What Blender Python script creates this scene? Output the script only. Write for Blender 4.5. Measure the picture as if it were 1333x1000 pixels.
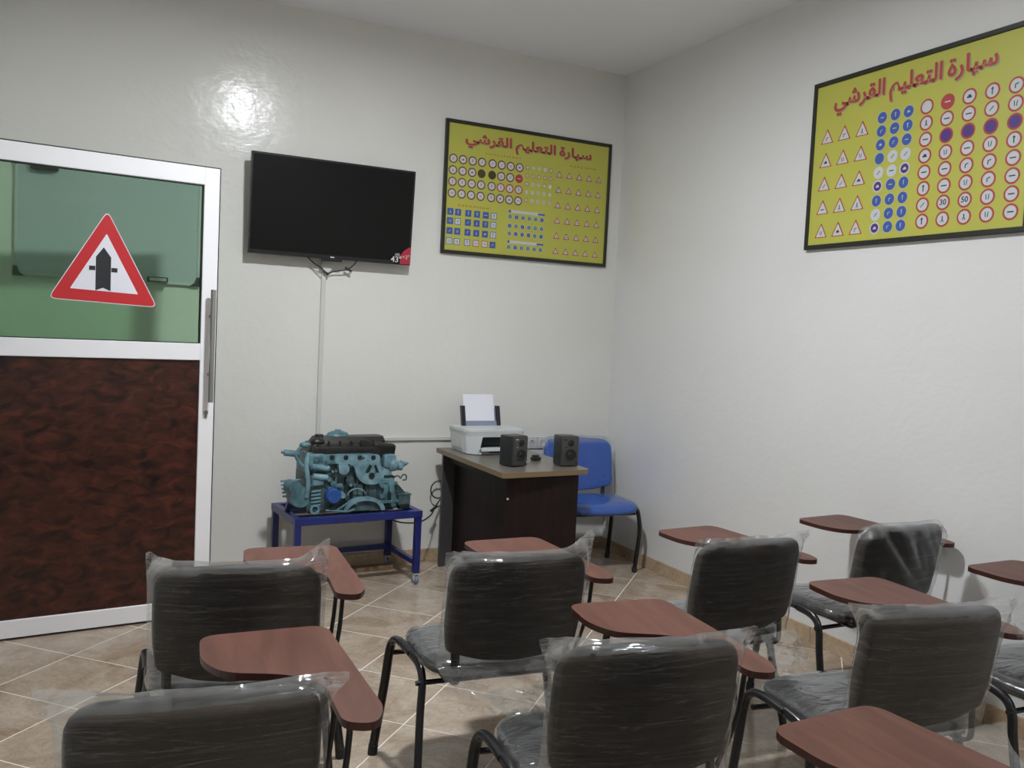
import bpy, bmesh, math, random
from mathutils import Vector, Matrix, noise, Euler

for _o in list(bpy.data.objects):
    bpy.data.objects.remove(_o)
S = bpy.context.scene
COL = S.collection
PI = math.pi

# ------------------------------------------------------------------ camera
F_PX, YAW, PITCH, ROLL = 1142.8, 0.45897, -0.05898, 0.04832
CAM = Vector((-3.3611, -5.2457, 1.5))
fwd = Vector((math.sin(YAW) * math.cos(PITCH), math.cos(YAW) * math.cos(PITCH), math.sin(PITCH)))
r0 = fwd.cross(Vector((0, 0, 1))).normalized()
u0 = r0.cross(fwd)
rgt = r0 * math.cos(ROLL) + u0 * math.sin(ROLL)
upv = -r0 * math.sin(ROLL) + u0 * math.cos(ROLL)
cd = bpy.data.cameras.new('camera')
cam = bpy.data.objects.new('camera', cd)
COL.objects.link(cam)
cd.sensor_width = 36.0
cd.sensor_fit = 'HORIZONTAL'
cd.lens = F_PX / 1333 * 36
cd.clip_start = 0.02
m = Matrix((rgt, upv, -fwd)).transposed().to_4x4()
m.translation = CAM
cam.matrix_world = m
S.camera = cam

# ------------------------------------------------------------------ world, exposure
w = bpy.data.worlds.new('world')
S.world = w
w.use_nodes = True
w.node_tree.nodes['Background'].inputs[0].default_value = (0.75, 0.85, 1, 1)
w.node_tree.nodes['Background'].inputs[1].default_value = 0.3
S.view_settings.view_transform = 'Standard'
S.view_settings.look = 'None'
S.view_settings.gamma = 1
S.view_settings.exposure = 0.0
S.cycles.transparent_max_bounces = 32
S.cycles.max_bounces = 10
S.cycles.diffuse_bounces = 5
LAMP_A = (-2.2, -2.3, 3.307)
POWER_A = 80.0
FILL_LAMP = (-1.7, -5.3, 3.307)
FILL_POWER = 19.0


# ------------------------------------------------------------------ materials
def nt(name):
    mt = bpy.data.materials.new(name)
    mt.use_nodes = True
    t = mt.node_tree
    return mt, t, t.nodes['Principled BSDF'], t.nodes['Material Output']

def noise_node(t, scale=5, detail=4, rough=0.6, dist=0.0, vec=None, stretch=None, rnd=False, coord='Object'):
    tc = t.nodes.new('ShaderNodeTexCoord')
    out = tc.outputs[coord]
    if stretch or rnd:
        mp = t.nodes.new('ShaderNodeMapping')
        t.links.new(out, mp.inputs[0])
        if stretch:
            mp.inputs['Scale'].default_value = stretch
        if rnd:
            oi = t.nodes.new('ShaderNodeObjectInfo')
            mu = t.nodes.new('ShaderNodeMath'); mu.operation = 'MULTIPLY'; mu.inputs[1].default_value = 37.0
            t.links.new(oi.outputs['Random'], mu.inputs[0])
            t.links.new(mu.outputs[0], mp.inputs['Location'])
        out = mp.outputs[0]
    n = t.nodes.new('ShaderNodeTexNoise')
    n.inputs['Scale'].default_value = scale
    n.inputs['Detail'].default_value = detail
    n.inputs['Roughness'].default_value = rough
    n.inputs['Distortion'].default_value = dist
    t.links.new(out, n.inputs['Vector'])
    return n

def ramp(t, src, stops):
    r = t.nodes.new('ShaderNodeValToRGB')
    e = r.color_ramp.elements
    while len(e) < len(stops):
        e.new(0.5)
    for i, (p, c) in enumerate(stops):
        e[i].position = p
        e[i].color = (c[0], c[1], c[2], 1) if not isinstance(c, (int, float)) else (c, c, c, 1)
    t.links.new(src, r.inputs[0])
    return r

def bump(t, b, src, strength, dist=0.002):
    bn = t.nodes.new('ShaderNodeBump')
    bn.inputs['Strength'].default_value = strength
    bn.inputs['Distance'].default_value = dist
    t.links.new(src, bn.inputs['Height'])
    t.links.new(bn.outputs[0], b.inputs['Normal'])
    return bn

def mat(name, col, rough=0.5, metal=0.0, col2=None, scale=8, stretch=None, bmp=0.0, bscale=60, coat=0.0, rnd=False, spec=0.5, lo=0.35, hi=0.65, dist=0.0):
    mt, t, b, o = nt(name)
    b.inputs['Base Color'].default_value = (*col, 1)
    b.inputs['Roughness'].default_value = rough
    b.inputs['Metallic'].default_value = metal
    b.inputs['Specular IOR Level'].default_value = spec
    if coat:
        b.inputs['Coat Weight'].default_value = coat
        b.inputs['Coat Roughness'].default_value = 0.12
    if col2:
        n = noise_node(t, scale, 5, 0.6, dist, stretch=stretch, rnd=rnd)
        r = ramp(t, n.outputs[0], [(lo, col), (hi, col2)])
        t.links.new(r.outputs[0], b.inputs['Base Color'])
    if bmp:
        n2 = noise_node(t, bscale, 3, 0.6, stretch=stretch)
        bump(t, b, n2.outputs[0], bmp)
    return mt

def sym_fresnel(t, normal=None):
    # Schlick curve that is the same from both sides of a thin sheet
    lw = t.nodes.new('ShaderNodeLayerWeight'); lw.inputs[0].default_value = 0.5
    if normal: t.links.new(normal, lw.inputs['Normal'])
    pw_ = t.nodes.new('ShaderNodeMath'); pw_.operation = 'POWER'; pw_.inputs[1].default_value = 4.5
    t.links.new(lw.outputs['Facing'], pw_.inputs[0])
    ma = t.nodes.new('ShaderNodeMath'); ma.operation = 'MULTIPLY_ADD'; ma.inputs[1].default_value = 0.93; ma.inputs[2].default_value = 0.035
    ma.use_clamp = True
    t.links.new(pw_.outputs[0], ma.inputs[0])
    return ma

def film_mat(name, haze, gloss=1.0, wr=0.6, stretch=(3, 3, 45), line=0.05, crk=10.0, crk_bump=1.0, base_gl=0.0):
    """thin crinkled plastic wrap: clear, with white haze in its folds and hard little glints"""
    mt = bpy.data.materials.new(name)
    mt.use_nodes = True
    t = mt.node_tree
    L = t.links.new
    def math_(op, a_, b_=None, c_=None, clamp=False):
        n = t.nodes.new('ShaderNodeMath'); n.operation = op; n.use_clamp = clamp
        for k, v in enumerate((a_, b_, c_)):
            if v is None: continue
            if isinstance(v, (int, float)): n.inputs[k].default_value = v
            else: L(v, n.inputs[k])
        return n.outputs[0]
    t.nodes.remove(t.nodes['Principled BSDF'])
    o = t.nodes['Material Output']
    tr = t.nodes.new('ShaderNodeBsdfTransparent'); tr.inputs[0].default_value = (0.97, 0.98, 0.98, 1)
    gl = t.nodes.new('ShaderNodeBsdfGlossy'); gl.inputs['Roughness'].default_value = 0.10
    gl.inputs[0].default_value = (0.96, 0.98, 1, 1)
    df = t.nodes.new('ShaderNodeBsdfDiffuse'); df.inputs[0].default_value = (0.74, 0.77, 0.79, 1)
    tl = t.nodes.new('ShaderNodeBsdfTranslucent'); tl.inputs[0].default_value = (0.74, 0.77, 0.79, 1)
    n1 = noise_node(t, 1.0, 4, 0.6, 0.5, stretch=stretch, rnd=True)
    n2 = noise_node(t, crk, 3, 0.55, 1.2, rnd=True)
    n2.noise_type = 'RIDGED_MULTIFRACTAL'
    at = t.nodes.new('ShaderNodeAttribute'); at.attribute_name = 'crumple'
    ar = t.nodes.new('ShaderNodeAttribute'); ar.attribute_name = 'ridge'
    lump = math_('MULTIPLY', n2.outputs[0], math_('MULTIPLY_ADD', math_('MAXIMUM', at.outputs['Fac'], ar.outputs['Fac']), 1.0, crk_bump))
    hgt = math_('MULTIPLY_ADD', lump, 0.45, n1.outputs[0])
    bn = t.nodes.new('ShaderNodeBump'); bn.inputs['Strength'].default_value = wr; bn.inputs['Distance'].default_value = 0.006
    L(hgt, bn.inputs['Height'])
    L(bn.outputs[0], gl.inputs['Normal'])
    fr = sym_fresnel(t, bn.outputs[0])
    g = math_('MULTIPLY_ADD', at.outputs['Fac'], 0.14, fr.outputs[0])
    g = math_('MULTIPLY_ADD', ar.outputs['Fac'], 0.16, g)
    g = math_('MULTIPLY', math_('ADD', g, base_gl), gloss, None, True)
    lw = t.nodes.new('ShaderNodeLayerWeight'); lw.inputs[0].default_value = 0.25
    face = math_('POWER', lw.outputs['Facing'], 2.5)
    hz = math_('MULTIPLY_ADD', face, 0.32, haze)
    hz = math_('MULTIPLY_ADD', at.outputs['Fac'], 0.16, hz)
    sm = ramp(t, n1.outputs[0], [(0.36, 0.25), (0.66, 1.9)])
    cr = ramp(t, n2.outputs[0], [(0.25, 0.45), (0.9, 1.5)])
    hz = math_('MULTIPLY', math_('MULTIPLY', hz, sm.outputs[0]), cr.outputs[0])
    ln = ramp(t, n1.outputs[0], [(0.515, 0.0), (0.53, line), (0.545, 0.0)])  # thin glint lines along the wrinkles, painted in as pale haze
    hz = math_('ADD', hz, ln.outputs[0], None, True)
    mx0 = t.nodes.new('ShaderNodeMixShader'); mx0.inputs[0].default_value = 0.4
    L(df.outputs[0], mx0.inputs[1]); L(tl.outputs[0], mx0.inputs[2])
    mx1 = t.nodes.new('ShaderNodeMixShader')
    L(hz, mx1.inputs[0]); L(tr.outputs[0], mx1.inputs[1]); L(mx0.outputs[0], mx1.inputs[2])
    mx2 = t.nodes.new('ShaderNodeMixShader')
    L(g, mx2.inputs[0]); L(mx1.outputs[0], mx2.inputs[1]); L(gl.outputs[0], mx2.inputs[2])
    L(mx2.outputs[0], o.inputs[0])
    return mt

def glass_mat(name, tint):
    mt = bpy.data.materials.new(name); mt.use_nodes = True
    t = mt.node_tree
    t.nodes.remove(t.nodes['Principled BSDF'])
    o = t.nodes['Material Output']
    tr = t.nodes.new('ShaderNodeBsdfTransparent'); tr.inputs[0].default_value = (*tint, 1)
    gl = t.nodes.new('ShaderNodeBsdfGlossy'); gl.inputs['Roughness'].default_value = 0.02
    fr = sym_fresnel(t)
    mx = t.nodes.new('ShaderNodeMixShader')
    t.links.new(fr.outputs[0], mx.inputs[0]); t.links.new(tr.outputs[0], mx.inputs[1]); t.links.new(gl.outputs[0], mx.inputs[2])
    t.links.new(mx.outputs[0], o.inputs[0])
    return mt

def wall_mat(name, col, col2):
    mt, t, b, o = nt(name)
    n = noise_node(t, 0.9, 3, 0.5)
    r = ramp(t, n.outputs[0], [(0.35, col), (0.65, col2)])
    t.links.new(r.outputs[0], b.inputs['Base Color'])
    b.inputs['Roughness'].default_value = 0.6
    b.inputs['Coat Weight'].default_value = 0.5
    b.inputs['Coat Roughness'].default_value = 0.19
    n1 = noise_node(t, 5.5, 3, 0.55, 0.3)
    n2 = noise_node(t, 26, 3, 0.6, stretch=(1, 1, 2.2))
    ad = t.nodes.new('ShaderNodeMath'); ad.operation = 'MULTIPLY_ADD'; ad.inputs[1].default_value = 0.16
    t.links.new(n2.outputs[0], ad.inputs[0]); t.links.new(n1.outputs[0], ad.inputs[2])
    bn = t.nodes.new('ShaderNodeBump'); bn.inputs['Strength'].default_value = 0.35; bn.inputs['Distance'].default_value = 0.012
    t.links.new(ad.outputs[0], bn.inputs['Height'])
    t.links.new(bn.outputs[0], b.inputs['Normal'])
    t.links.new(bn.outputs[0], b.inputs['Coat Normal'])
    return mt

def tile_mat(name, base, dark, vein, rough=0.16, coat=0.0):
    mt, t, b, o = nt(name)
    n = noise_node(t, 3.5, 6, 0.62, 1.2, rnd=True)
    r = ramp(t, n.outputs[0], [(0.32, dark), (0.5, base), (0.72, vein)])
    n2 = noise_node(t, 7, 8, 0.75, 2.5, rnd=True)
    r2 = ramp(t, n2.outputs[0], [(0.46, 1.0), (0.5, 0.72), (0.54, 1.0)])
    mx = t.nodes.new('ShaderNodeMix'); mx.data_type = 'RGBA'; mx.blend_type = 'MULTIPLY'; mx.inputs[0].default_value = 0.8
    t.links.new(r.outputs[0], mx.inputs[6]); t.links.new(r2.outputs[0], mx.inputs[7])
    t.links.new(mx.outputs[2], b.inputs['Base Color'])
    b.inputs['Roughness'].default_value = rough
    return mt

M = {}
M['wall_back'] = wall_mat('painted plaster back', (0.715, 0.71, 0.675), (0.75, 0.745, 0.715))
M['wall_right'] = wall_mat('painted plaster right', (0.715, 0.715, 0.71), (0.745, 0.745, 0.745))
M['ceiling'] = mat('ceiling paint', (0.87, 0.88, 0.91), 0.7, col2=(0.89, 0.90, 0.93), scale=1.2)
M['tile'] = tile_mat('marbled beige tile', (0.43, 0.345, 0.265), (0.31, 0.225, 0.155), (0.53, 0.45, 0.37))
M['skirt'] = tile_mat('beige skirting tile', (0.50, 0.375, 0.25), (0.38, 0.27, 0.17), (0.56, 0.44, 0.32), 0.25)
M['grout'] = mat('pale grout', (0.80, 0.76, 0.70), 0.8)
M['white_al'] = mat('white coated aluminium', (0.84, 0.84, 0.87), 0.35)
M['gasket'] = mat('black gasket', (0.015, 0.015, 0.018), 0.5)
M['glass'] = glass_mat('green tinted glass', (0.70, 0.84, 0.72))
M['door_panel'] = mat('mottled mahogany laminate', (0.014, 0.007, 0.006), 0.30, col2=(0.085, 0.024, 0.014), scale=11, stretch=(1, 1, 1.9), lo=0.36, hi=0.68, dist=0.8, spec=0.4)
M['steel'] = mat('brushed steel', (0.42, 0.41, 0.40), 0.35, 0.9)
M['chrome'] = mat('chrome', (0.7, 0.7, 0.7), 0.15, 1.0)
M['red'] = mat('red reflective print', (0.52, 0.022, 0.028), 0.35)
M['white'] = mat('white print', (0.74, 0.74, 0.82), 0.4)
M['black'] = mat('black print', (0.018, 0.02, 0.024), 0.4)
M['whiteboard'] = mat('whiteboard enamel', (0.50, 0.53, 0.60), 0.12, coat=0.6)
M['tv_body'] = mat('glossy black plastic', (0.012, 0.013, 0.014), 0.25)
M['tv_screen'] = mat('dark screen', (0.010, 0.011, 0.010), 0.28, spec=0.12)
M['tv_red'] = mat('red sticker', (0.42, 0.02, 0.05), 0.4)
M['offwhite'] = mat('off white plastic', (0.62, 0.62, 0.60), 0.4)
M['lightgrey'] = mat('light grey plastic', (0.55, 0.56, 0.57), 0.4)
M['cable'] = mat('black cable', (0.012, 0.012, 0.013), 0.5)
M['yellow'] = mat('yellow poster print', (0.50, 0.49, 0.085), 0.4, col2=(0.47, 0.47, 0.085), scale=2)
M['frame'] = mat('black picture frame', (0.018, 0.02, 0.014), 0.4)
M['ink_red'] = mat('red poster ink', (0.42, 0.045, 0.055), 0.5)
M['ink_shadow'] = mat('grey poster ink', (0.34, 0.30, 0.16), 0.5)
M['ink_orange'] = mat('orange poster ink', (0.50, 0.16, 0.02), 0.5)
M['ink_blue'] = mat('blue poster ink', (0.045, 0.10, 0.36), 0.5)
M['ink_white'] = mat('white poster ink', (0.56, 0.58, 0.60), 0.5)
M['ink_pale'] = mat('pale poster ink', (0.50, 0.52, 0.42), 0.5)
M['ink_black'] = mat('dark poster ink', (0.03, 0.03, 0.05), 0.5)
M['ink_violet'] = mat('violet poster ink', (0.07, 0.025, 0.20), 0.5)
M['ink_brown'] = mat('brown poster ink', (0.06, 0.045, 0.02), 0.5)
M['ink_teal'] = mat('teal poster ink', (0.10, 0.22, 0.26), 0.5)
M['blk_fabric'] = mat('black upholstery', (0.008, 0.006, 0.006), 0.6, col2=(0.014, 0.010, 0.009), scale=30, bmp=0.2, bscale=220)
M['blu_fabric'] = mat('blue upholstery', (0.018, 0.085, 0.38), 0.5, col2=(0.024, 0.10, 0.43), scale=20, bmp=0.1, bscale=200)
M['blk_metal'] = mat('black painted tube', (0.014, 0.014, 0.016), 0.25)
M['rubber'] = mat('black rubber', (0.02, 0.02, 0.02), 0.7)
M['tablet'] = mat('cherry laminate', (0.088, 0.032, 0.022), 0.45, col2=(0.150, 0.060, 0.042), scale=2.2, stretch=(9, 1.2, 4), rnd=True, lo=0.3, hi=0.7, dist=0.7, spec=0.32)
M['tablet_edge'] = mat('dark laminate edge', (0.05, 0.014, 0.010), 0.4)
M['film_back'] = film_mat('clear stretch wrap', 0.0, 1.0, 0.9, stretch=(2.5, 2.5, 46), line=0.16, crk=11, crk_bump=0.2)
M['film_seat'] = film_mat('milky wrap with painted light scatter', 0.11, 1.3, 0.9, stretch=(9, 28, 9), line=0.08, crk=9, crk_bump=0.8, base_gl=0.03)  # haze raised to paint in overhead light scattering on the seat film
M['film_loose'] = film_mat('loose clear wrap', 0.24, 1.6, 1.0, stretch=(9, 9, 16), line=0.1, crk=8, crk_bump=1.3, base_gl=0.06)
M['film_blue'] = film_mat('wrap on blue', 0.008, 1.0, 0.8, stretch=(3, 3, 30), line=0.03, crk=9, crk_bump=0.5)
M['desk_top'] = mat('grey desk laminate', (0.15, 0.135, 0.115), 0.3, col2=(0.18, 0.165, 0.14), scale=6)
M['desk_edge'] = mat('brown desk edge band', (0.20, 0.14, 0.075), 0.4)
M['desk_side'] = mat('dark mahogany laminate', (0.008, 0.005, 0.005), 0.5, col2=(0.020, 0.008, 0.008), scale=5, stretch=(6, 6, 0.8), rnd=True, spec=0.25)
M['desk_leg'] = mat('dark grey laminate', (0.055, 0.052, 0.055), 0.35)
M['printer'] = mat('white printer plastic', (0.60, 0.63, 0.64), 0.35)
M['printer_dark'] = mat('dark printer plastic', (0.012, 0.012, 0.02), 0.3)
M['printer_grey'] = mat('blue grey plastic', (0.22, 0.25, 0.34), 0.4)
M['paper'] = mat('white paper', (0.76, 0.76, 0.84), 0.7)
M['speaker'] = mat('dark speaker shell', (0.022, 0.023, 0.024), 0.35)
M['speaker_front'] = mat('speaker baffle', (0.05, 0.048, 0.043), 0.4)
M['cone'] = mat('speaker cone', (0.01, 0.01, 0.01), 0.5)
M['navy'] = mat('navy blue paint', (0.011, 0.019, 0.13), 0.3, col2=(0.015, 0.026, 0.17), scale=12)
M['teal'] = mat('teal engine paint', (0.04, 0.095, 0.115), 0.42, col2=(0.12, 0.245, 0.29), scale=16, bmp=0.4, bscale=70)
M['teal_l'] = mat('light teal engine paint', (0.10, 0.195, 0.235), 0.38, col2=(0.21, 0.36, 0.42), scale=14, bmp=0.3, bscale=60)
M['teal_d'] = mat('shabby teal grey', (0.022, 0.045, 0.048), 0.5, col2=(0.085, 0.145, 0.155), scale=18, bmp=0.4, bscale=60)
M['eng_black'] = mat('greasy black cover', (0.010, 0.010, 0.010), 0.4, col2=(0.022, 0.020, 0.018), scale=22, bmp=0.5, bscale=40)
M['filter_blue'] = mat('blue filter paint', (0.02, 0.07, 0.27), 0.3, col2=(0.03, 0.10, 0.34), scale=30)
M['hole'] = mat('dark bore', (0.008, 0.012, 0.014), 0.6)
M['carton'] = mat('brown board', (0.19, 0.13, 0.075), 0.8)
M['lamp_glass'] = None

# ------------------------------------------------------------------ mesh helpers
def link(o, parent=None):
    COL.objects.link(o)
    if parent is not None:
        o.parent = parent
    return o

class MB:
    """collects simple solids into one mesh"""
    def __init__(self):
        self.bm = bmesh.new()
        self.mi = 0
    def _fin(self, n0, f0):
        self.bm.faces.ensure_lookup_table()
        for f in self.bm.faces[f0:]:
            f.material_index = self.mi
    def mat(self, i):
        self.mi = i; return self
    def box(self, c, s, rot=None, bev=0.0, seg=2):
        t = bmesh.new()
        bmesh.ops.create_cube(t, size=1.0)
        bmesh.ops.scale(t, vec=Vector(s), verts=t.verts)
        if bev:
            bmesh.ops.bevel(t, geom=t.edges[:], offset=bev, segments=seg, profile=0.6, affect='EDGES')
        if rot:
            bmesh.ops.rotate(t, cent=(0, 0, 0), matrix=Euler(rot).to_matrix(), verts=t.verts)
        bmesh.ops.translate(t, vec=Vector(c), verts=t.verts)
        return self._merge(t)
    def _merge(self, t):
        vm = {}
        for v in t.verts:
            vm[v] = self.bm.verts.new(v.co)
        for f in t.faces:
            try:
                nf = self.bm.faces.new([vm[v] for v in f.verts])
                nf.material_index = self.mi
            except ValueError:
                pass
        t.free()
        return self
    def cyl(self, a, b, ra, rb=None, n=16, caps=True):
        a = Vector(a); b = Vector(b)
        rb = ra if rb is None else rb
        d = (b - a); z = d.normalized()
        x = z.orthogonal().normalized(); y = z.cross(x)
        A = [self.bm.verts.new(a + (x * math.cos(2 * PI * i / n) + y * math.sin(2 * PI * i / n)) * ra) for i in range(n)]
        B = [self.bm.verts.new(b + (x * math.cos(2 * PI * i / n) + y * math.sin(2 * PI * i / n)) * rb) for i in range(n)]
        fs = [self.bm.faces.new((A[i], A[(i + 1) % n], B[(i + 1) % n], B[i])) for i in range(n)]
        if caps:
            fs.append(self.bm.faces.new(A[::-1])); fs.append(self.bm.faces.new(B))
        for f in fs: f.material_index = self.mi
        return self
    def ring(self, c, axis, r_out, r_in, h, n=20):
        c = Vector(c); z = Vector(axis).normalized(); x = z.orthogonal().normalized(); y = z.cross(x)
        L = []
        for (r, k) in ((r_out, 0), (r_out, 1), (r_in, 1), (r_in, 0)):
            L.append([self.bm.verts.new(c + z * h * k + (x * math.cos(2 * PI * i / n) + y * math.sin(2 * PI * i / n)) * r) for i in range(n)])
        for a in range(4):
            P, Q = L[a], L[(a + 1) % 4]
            for i in range(n):
                f = self.bm.faces.new((P[i], P[(i + 1) % n], Q[(i + 1) % n], Q[i])); f.material_index = self.mi
        return self
    def tube(self, pts, r, n=8, sub=6, ry=None, smooth=True):
        pts = [Vector(p) for p in pts]
        if smooth and len(pts) > 2:
            out = []
            P = [pts[0] * 2 - pts[1]] + pts + [pts[-1] * 2 - pts[-2]]
            for i in range(1, len(P) - 2):
                for k in range(sub):
                    s = k / sub
                    a, b, c, d = P[i - 1], P[i], P[i + 1], P[i + 2]
                    out.append(0.5 * ((2 * b) + (c - a) * s + (2 * a - 5 * b + 4 * c - d) * s * s + (3 * b - a - 3 * c + d) * s ** 3))
            out.append(pts[-1]); pts = out
        rings = []
        prev = None
        for i, p in enumerate(pts):
            d = (pts[min(i + 1, len(pts) - 1)] - pts[max(i - 1, 0)]).normalized()
            if prev is None:
                x = d.cross(Vector((0, 0, 1)))
                if x.length < 0.1: x = d.cross(Vector((0, 1, 0)))
                x.normalize()
            else:
                x = (prev - d * prev.dot(d)).normalized()
            prev = x
            y = d.cross(x)
            rings.append([self.bm.verts.new(p + x * math.cos(2 * PI * k / n) * r + y * math.sin(2 * PI * k / n) * (ry or r)) for k in range(n)])
        for a, b in zip(rings, rings[1:]):
            for k in range(n):
                f = self.bm.faces.new((a[k], a[(k + 1) % n], b[(k + 1) % n], b[k])); f.material_index = self.mi
        f = self.bm.faces.new(rings[0][::-1]); f.material_index = self.mi
        f = self.bm.faces.new(rings[-1]); f.material_index = self.mi
        return self
    def prism(self, poly, h, fr=None, edge_mat=None):
        """poly: list of 2D pts; fr maps (a, b, c) -> 3D; extrudes c from 0 to h"""
        fr = fr or (lambda a, b, c: (a, b, c))
        A = [self.bm.verts.new(fr(p[0], p[1], 0)) for p in poly]
        B = [self.bm.verts.new(fr(p[0], p[1], h)) for p in poly]
        n = len(poly)
        f1 = self.bm.faces.new(A[::-1]); f2 = self.bm.faces.new(B)
        f1.material_index = f2.material_index = self.mi
        for i in range(n):
            f = self.bm.faces.new((A[i], A[(i + 1) % n], B[(i + 1) % n], B[i]))
            f.material_index = self.mi if edge_mat is None else edge_mat
        return self
    def flat(self, poly, fr):
        f = self.bm.faces.new([self.bm.verts.new(fr(*p)) for p in poly]); f.material_index = self.mi
        return self
    def ball(self, c, r, sc=(1, 1, 1), n=12):
        t = bmesh.new()
        bmesh.ops.create_uvsphere(t, u_segments=n, v_segments=max(6, n // 2), radius=r)
        bmesh.ops.scale(t, vec=Vector(sc), verts=t.verts)
        bmesh.ops.translate(t, vec=Vector(c), verts=t.verts)
        return self._merge(t)
    def build(self, name, mats, parent=None, smooth=False, angle=40):
        me = bpy.data.meshes.new(name)
        bmesh.ops.recalc_face_normals(self.bm, faces=self.bm.faces)
        self.bm.to_mesh(me); self.bm.free()
        for mm in (mats if isinstance(mats, (list, tuple)) else [mats]):
            me.materials.append(mm)
        o = bpy.data.objects.new(name, me)
        if smooth:
            me.shade_smooth()
            me.set_sharp_from_angle(angle=math.radians(angle))
        return link(o, parent)

def thing(name, label, cat, loc=(0, 0, 0), rz=0.0, group=None):
    o = bpy.data.objects.new(name, None)
    o.empty_display_size = 0.1
    COL.objects.link(o)
    o.location = loc; o.rotation_euler = (0, 0, rz)
    o['label'] = label; o['category'] = cat
    if group: o['group'] = group
    return o

def tag(o, label, cat, group=None):
    o['label'] = label; o['category'] = cat
    if group: o['group'] = group
    return o

def struct(o):
    o['kind'] = 'structure'
    return o

def rounded(pts, rad, n=5):
    """round the corners of a polygon; rad: one radius or a list"""
    out = []
    N = len(pts)
    for i in range(N):
        p = Vector(pts[i]); a = Vector(pts[i - 1]); b = Vector(pts[(i + 1) % N])
        r = rad[i] if isinstance(rad, (list, tuple)) else rad
        if r <= 0:
            out.append((p.x, p.y)); continue
        da, db = (a - p), (b - p)
        r = min(r, da.length * 0.45, db.length * 0.45)
        s, e = p + da.normalized() * r, p + db.normalized() * r
        for k in range(n + 1):
            t_ = k / n
            q = s * (1 - t_) ** 2 + p * 2 * t_ * (1 - t_) + e * t_ ** 2
            out.append((q.x, q.y))
    return out

# ------------------------------------------------------------------ room shell
XL, YF, HC = -3.86, -6.4, 3.307
TH = 0.12
struct(MB().box(((XL) / 2, TH / 2, HC / 2), (-XL + 2 * TH, TH, HC)).build('wall_back', M['wall_back']))
struct(MB().box((TH / 2, YF / 2, HC / 2), (TH, -YF, HC)).build('wall_right', M['wall_right']))
struct(MB().box((XL / 2, YF - TH / 2, HC / 2), (-XL + 2 * TH, TH, HC)).build('wall_front', M['wall_back']))
DY0, DY1, DH = -0.80, -1.93, 2.26           # doorway in the left wall
wl = MB()
wl.box((XL - TH / 2, DY0 / 2, HC / 2), (TH, -DY0, HC))
wl.box((XL - TH / 2, (DY1 + YF) / 2, HC / 2), (TH, DY1 - YF, HC))
wl.box((XL - TH / 2, (DY0 + DY1) / 2, (DH + HC) / 2), (TH, DY0 - DY1, HC - DH))
struct(wl.build('wall_left', M['wall_back']))
struct(MB().box((XL / 2, YF / 2, HC + 0.05), (-XL + 2 * TH, -YF + 2 * TH, 0.1)).build('ceiling', M['ceiling']))
# passage outside the doorway
pw = MB()
pw.box((XL - TH - 1.25, -1.4, 1.25), (0.1, 2.6, 2.5))
pw.box((XL - TH - 0.6, -0.15, 1.25), (1.2, 0.1, 2.5))
pw.box((XL - TH - 0.6, -2.65, 1.25), (1.2, 0.1, 2.5))
struct(pw.build('wall_passage', M['wall_back']))
struct(MB().box((XL - TH - 0.62, -1.4, 2.55), (1.36, 2.6, 0.1)).build('ceiling_passage', M['ceiling']))
struct(MB().box((XL - TH - 0.62, -1.4, -0.05), (1.36, 2.6, 0.1)).build('floor_passage', M['grout']))
fr = MB()
for yy in (DY0 - 0.02, DY1 + 0.02):
    fr.box((XL - TH / 2, yy, DH / 2), (TH + 0.02, 0.04, DH))
fr.box((XL - TH / 2, (DY0 + DY1) / 2, DH - 0.02), (TH + 0.02, DY0 - DY1, 0.04))
struct(fr.build('trim_1', M['white_al']))

# floor: grout bed with diagonal tiles
floor = struct(MB().box((XL / 2, YF / 2, -0.0307), (-XL + 2 * TH, -YF + 2 * TH, 0.06)).build('floor', M['grout']))
T = 0.4002
A0, B0 = -2.16 / math.sqrt(2), 0.05 / math.sqrt(2)
G = 0.0028
def clip(poly):
    for (ax, val, sgn) in ((0, XL + 0.001, 1), (0, -0.001, -1), (1, YF + 0.001, 1), (1, -0.001, -1)):
        out = []
        for i in range(len(poly)):
            p, q = poly[i - 1], poly[i]
            ip = (p[ax] - val) * sgn >= 0; iq = (q[ax] - val) * sgn >= 0
            if ip != iq:
                s = (val - p[ax]) / (q[ax] - p[ax])
                out.append((p[0] + (q[0] - p[0]) * s, p[1] + (q[1] - p[1]) * s))
            if iq: out.append(q)
        poly = out
        if not poly: return []
    return poly
def area(p):
    return abs(sum(p[i - 1][0] * p[i][1] - p[i][0] * p[i - 1][1] for i in range(len(p)))) / 2
full = None
rs2 = 1 / math.sqrt(2)
rnd = random.Random(4)
for i in range(-25, 25):
    for j in range(-25, 25):
        a0, b0 = A0 + i * T + G, B0 + j * T + G
        a1, b1 = a0 + T - 2 * G, b0 + T - 2 * G
        P = [((a - b) * rs2, (a + b) * rs2) for a, b in ((a0, b0), (a1, b0), (a1, b1), (a0, b1))]
        Q = clip(P)
        if len(Q) < 3 or area(Q) < 0.0006: continue
        cx = sum(p[0] for p in P) / 4; cy = sum(p[1] for p in P) / 4
        if abs(area(Q) - area(P)) < 1e-6 and full:
            o = bpy.data.objects.new('tile', full)
            link(o, floor)
        else:
            mb = MB().prism([(p[0] - cx, p[1] - cy) for p in Q], 0.004)
            o = mb.build('tile', M['tile'], floor)
            if abs(area(Q) - area(P)) < 1e-6: full = o.data
        o.location = (cx, cy, -0.004 + rnd.uniform(-0.0002, 0.0002))

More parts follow.
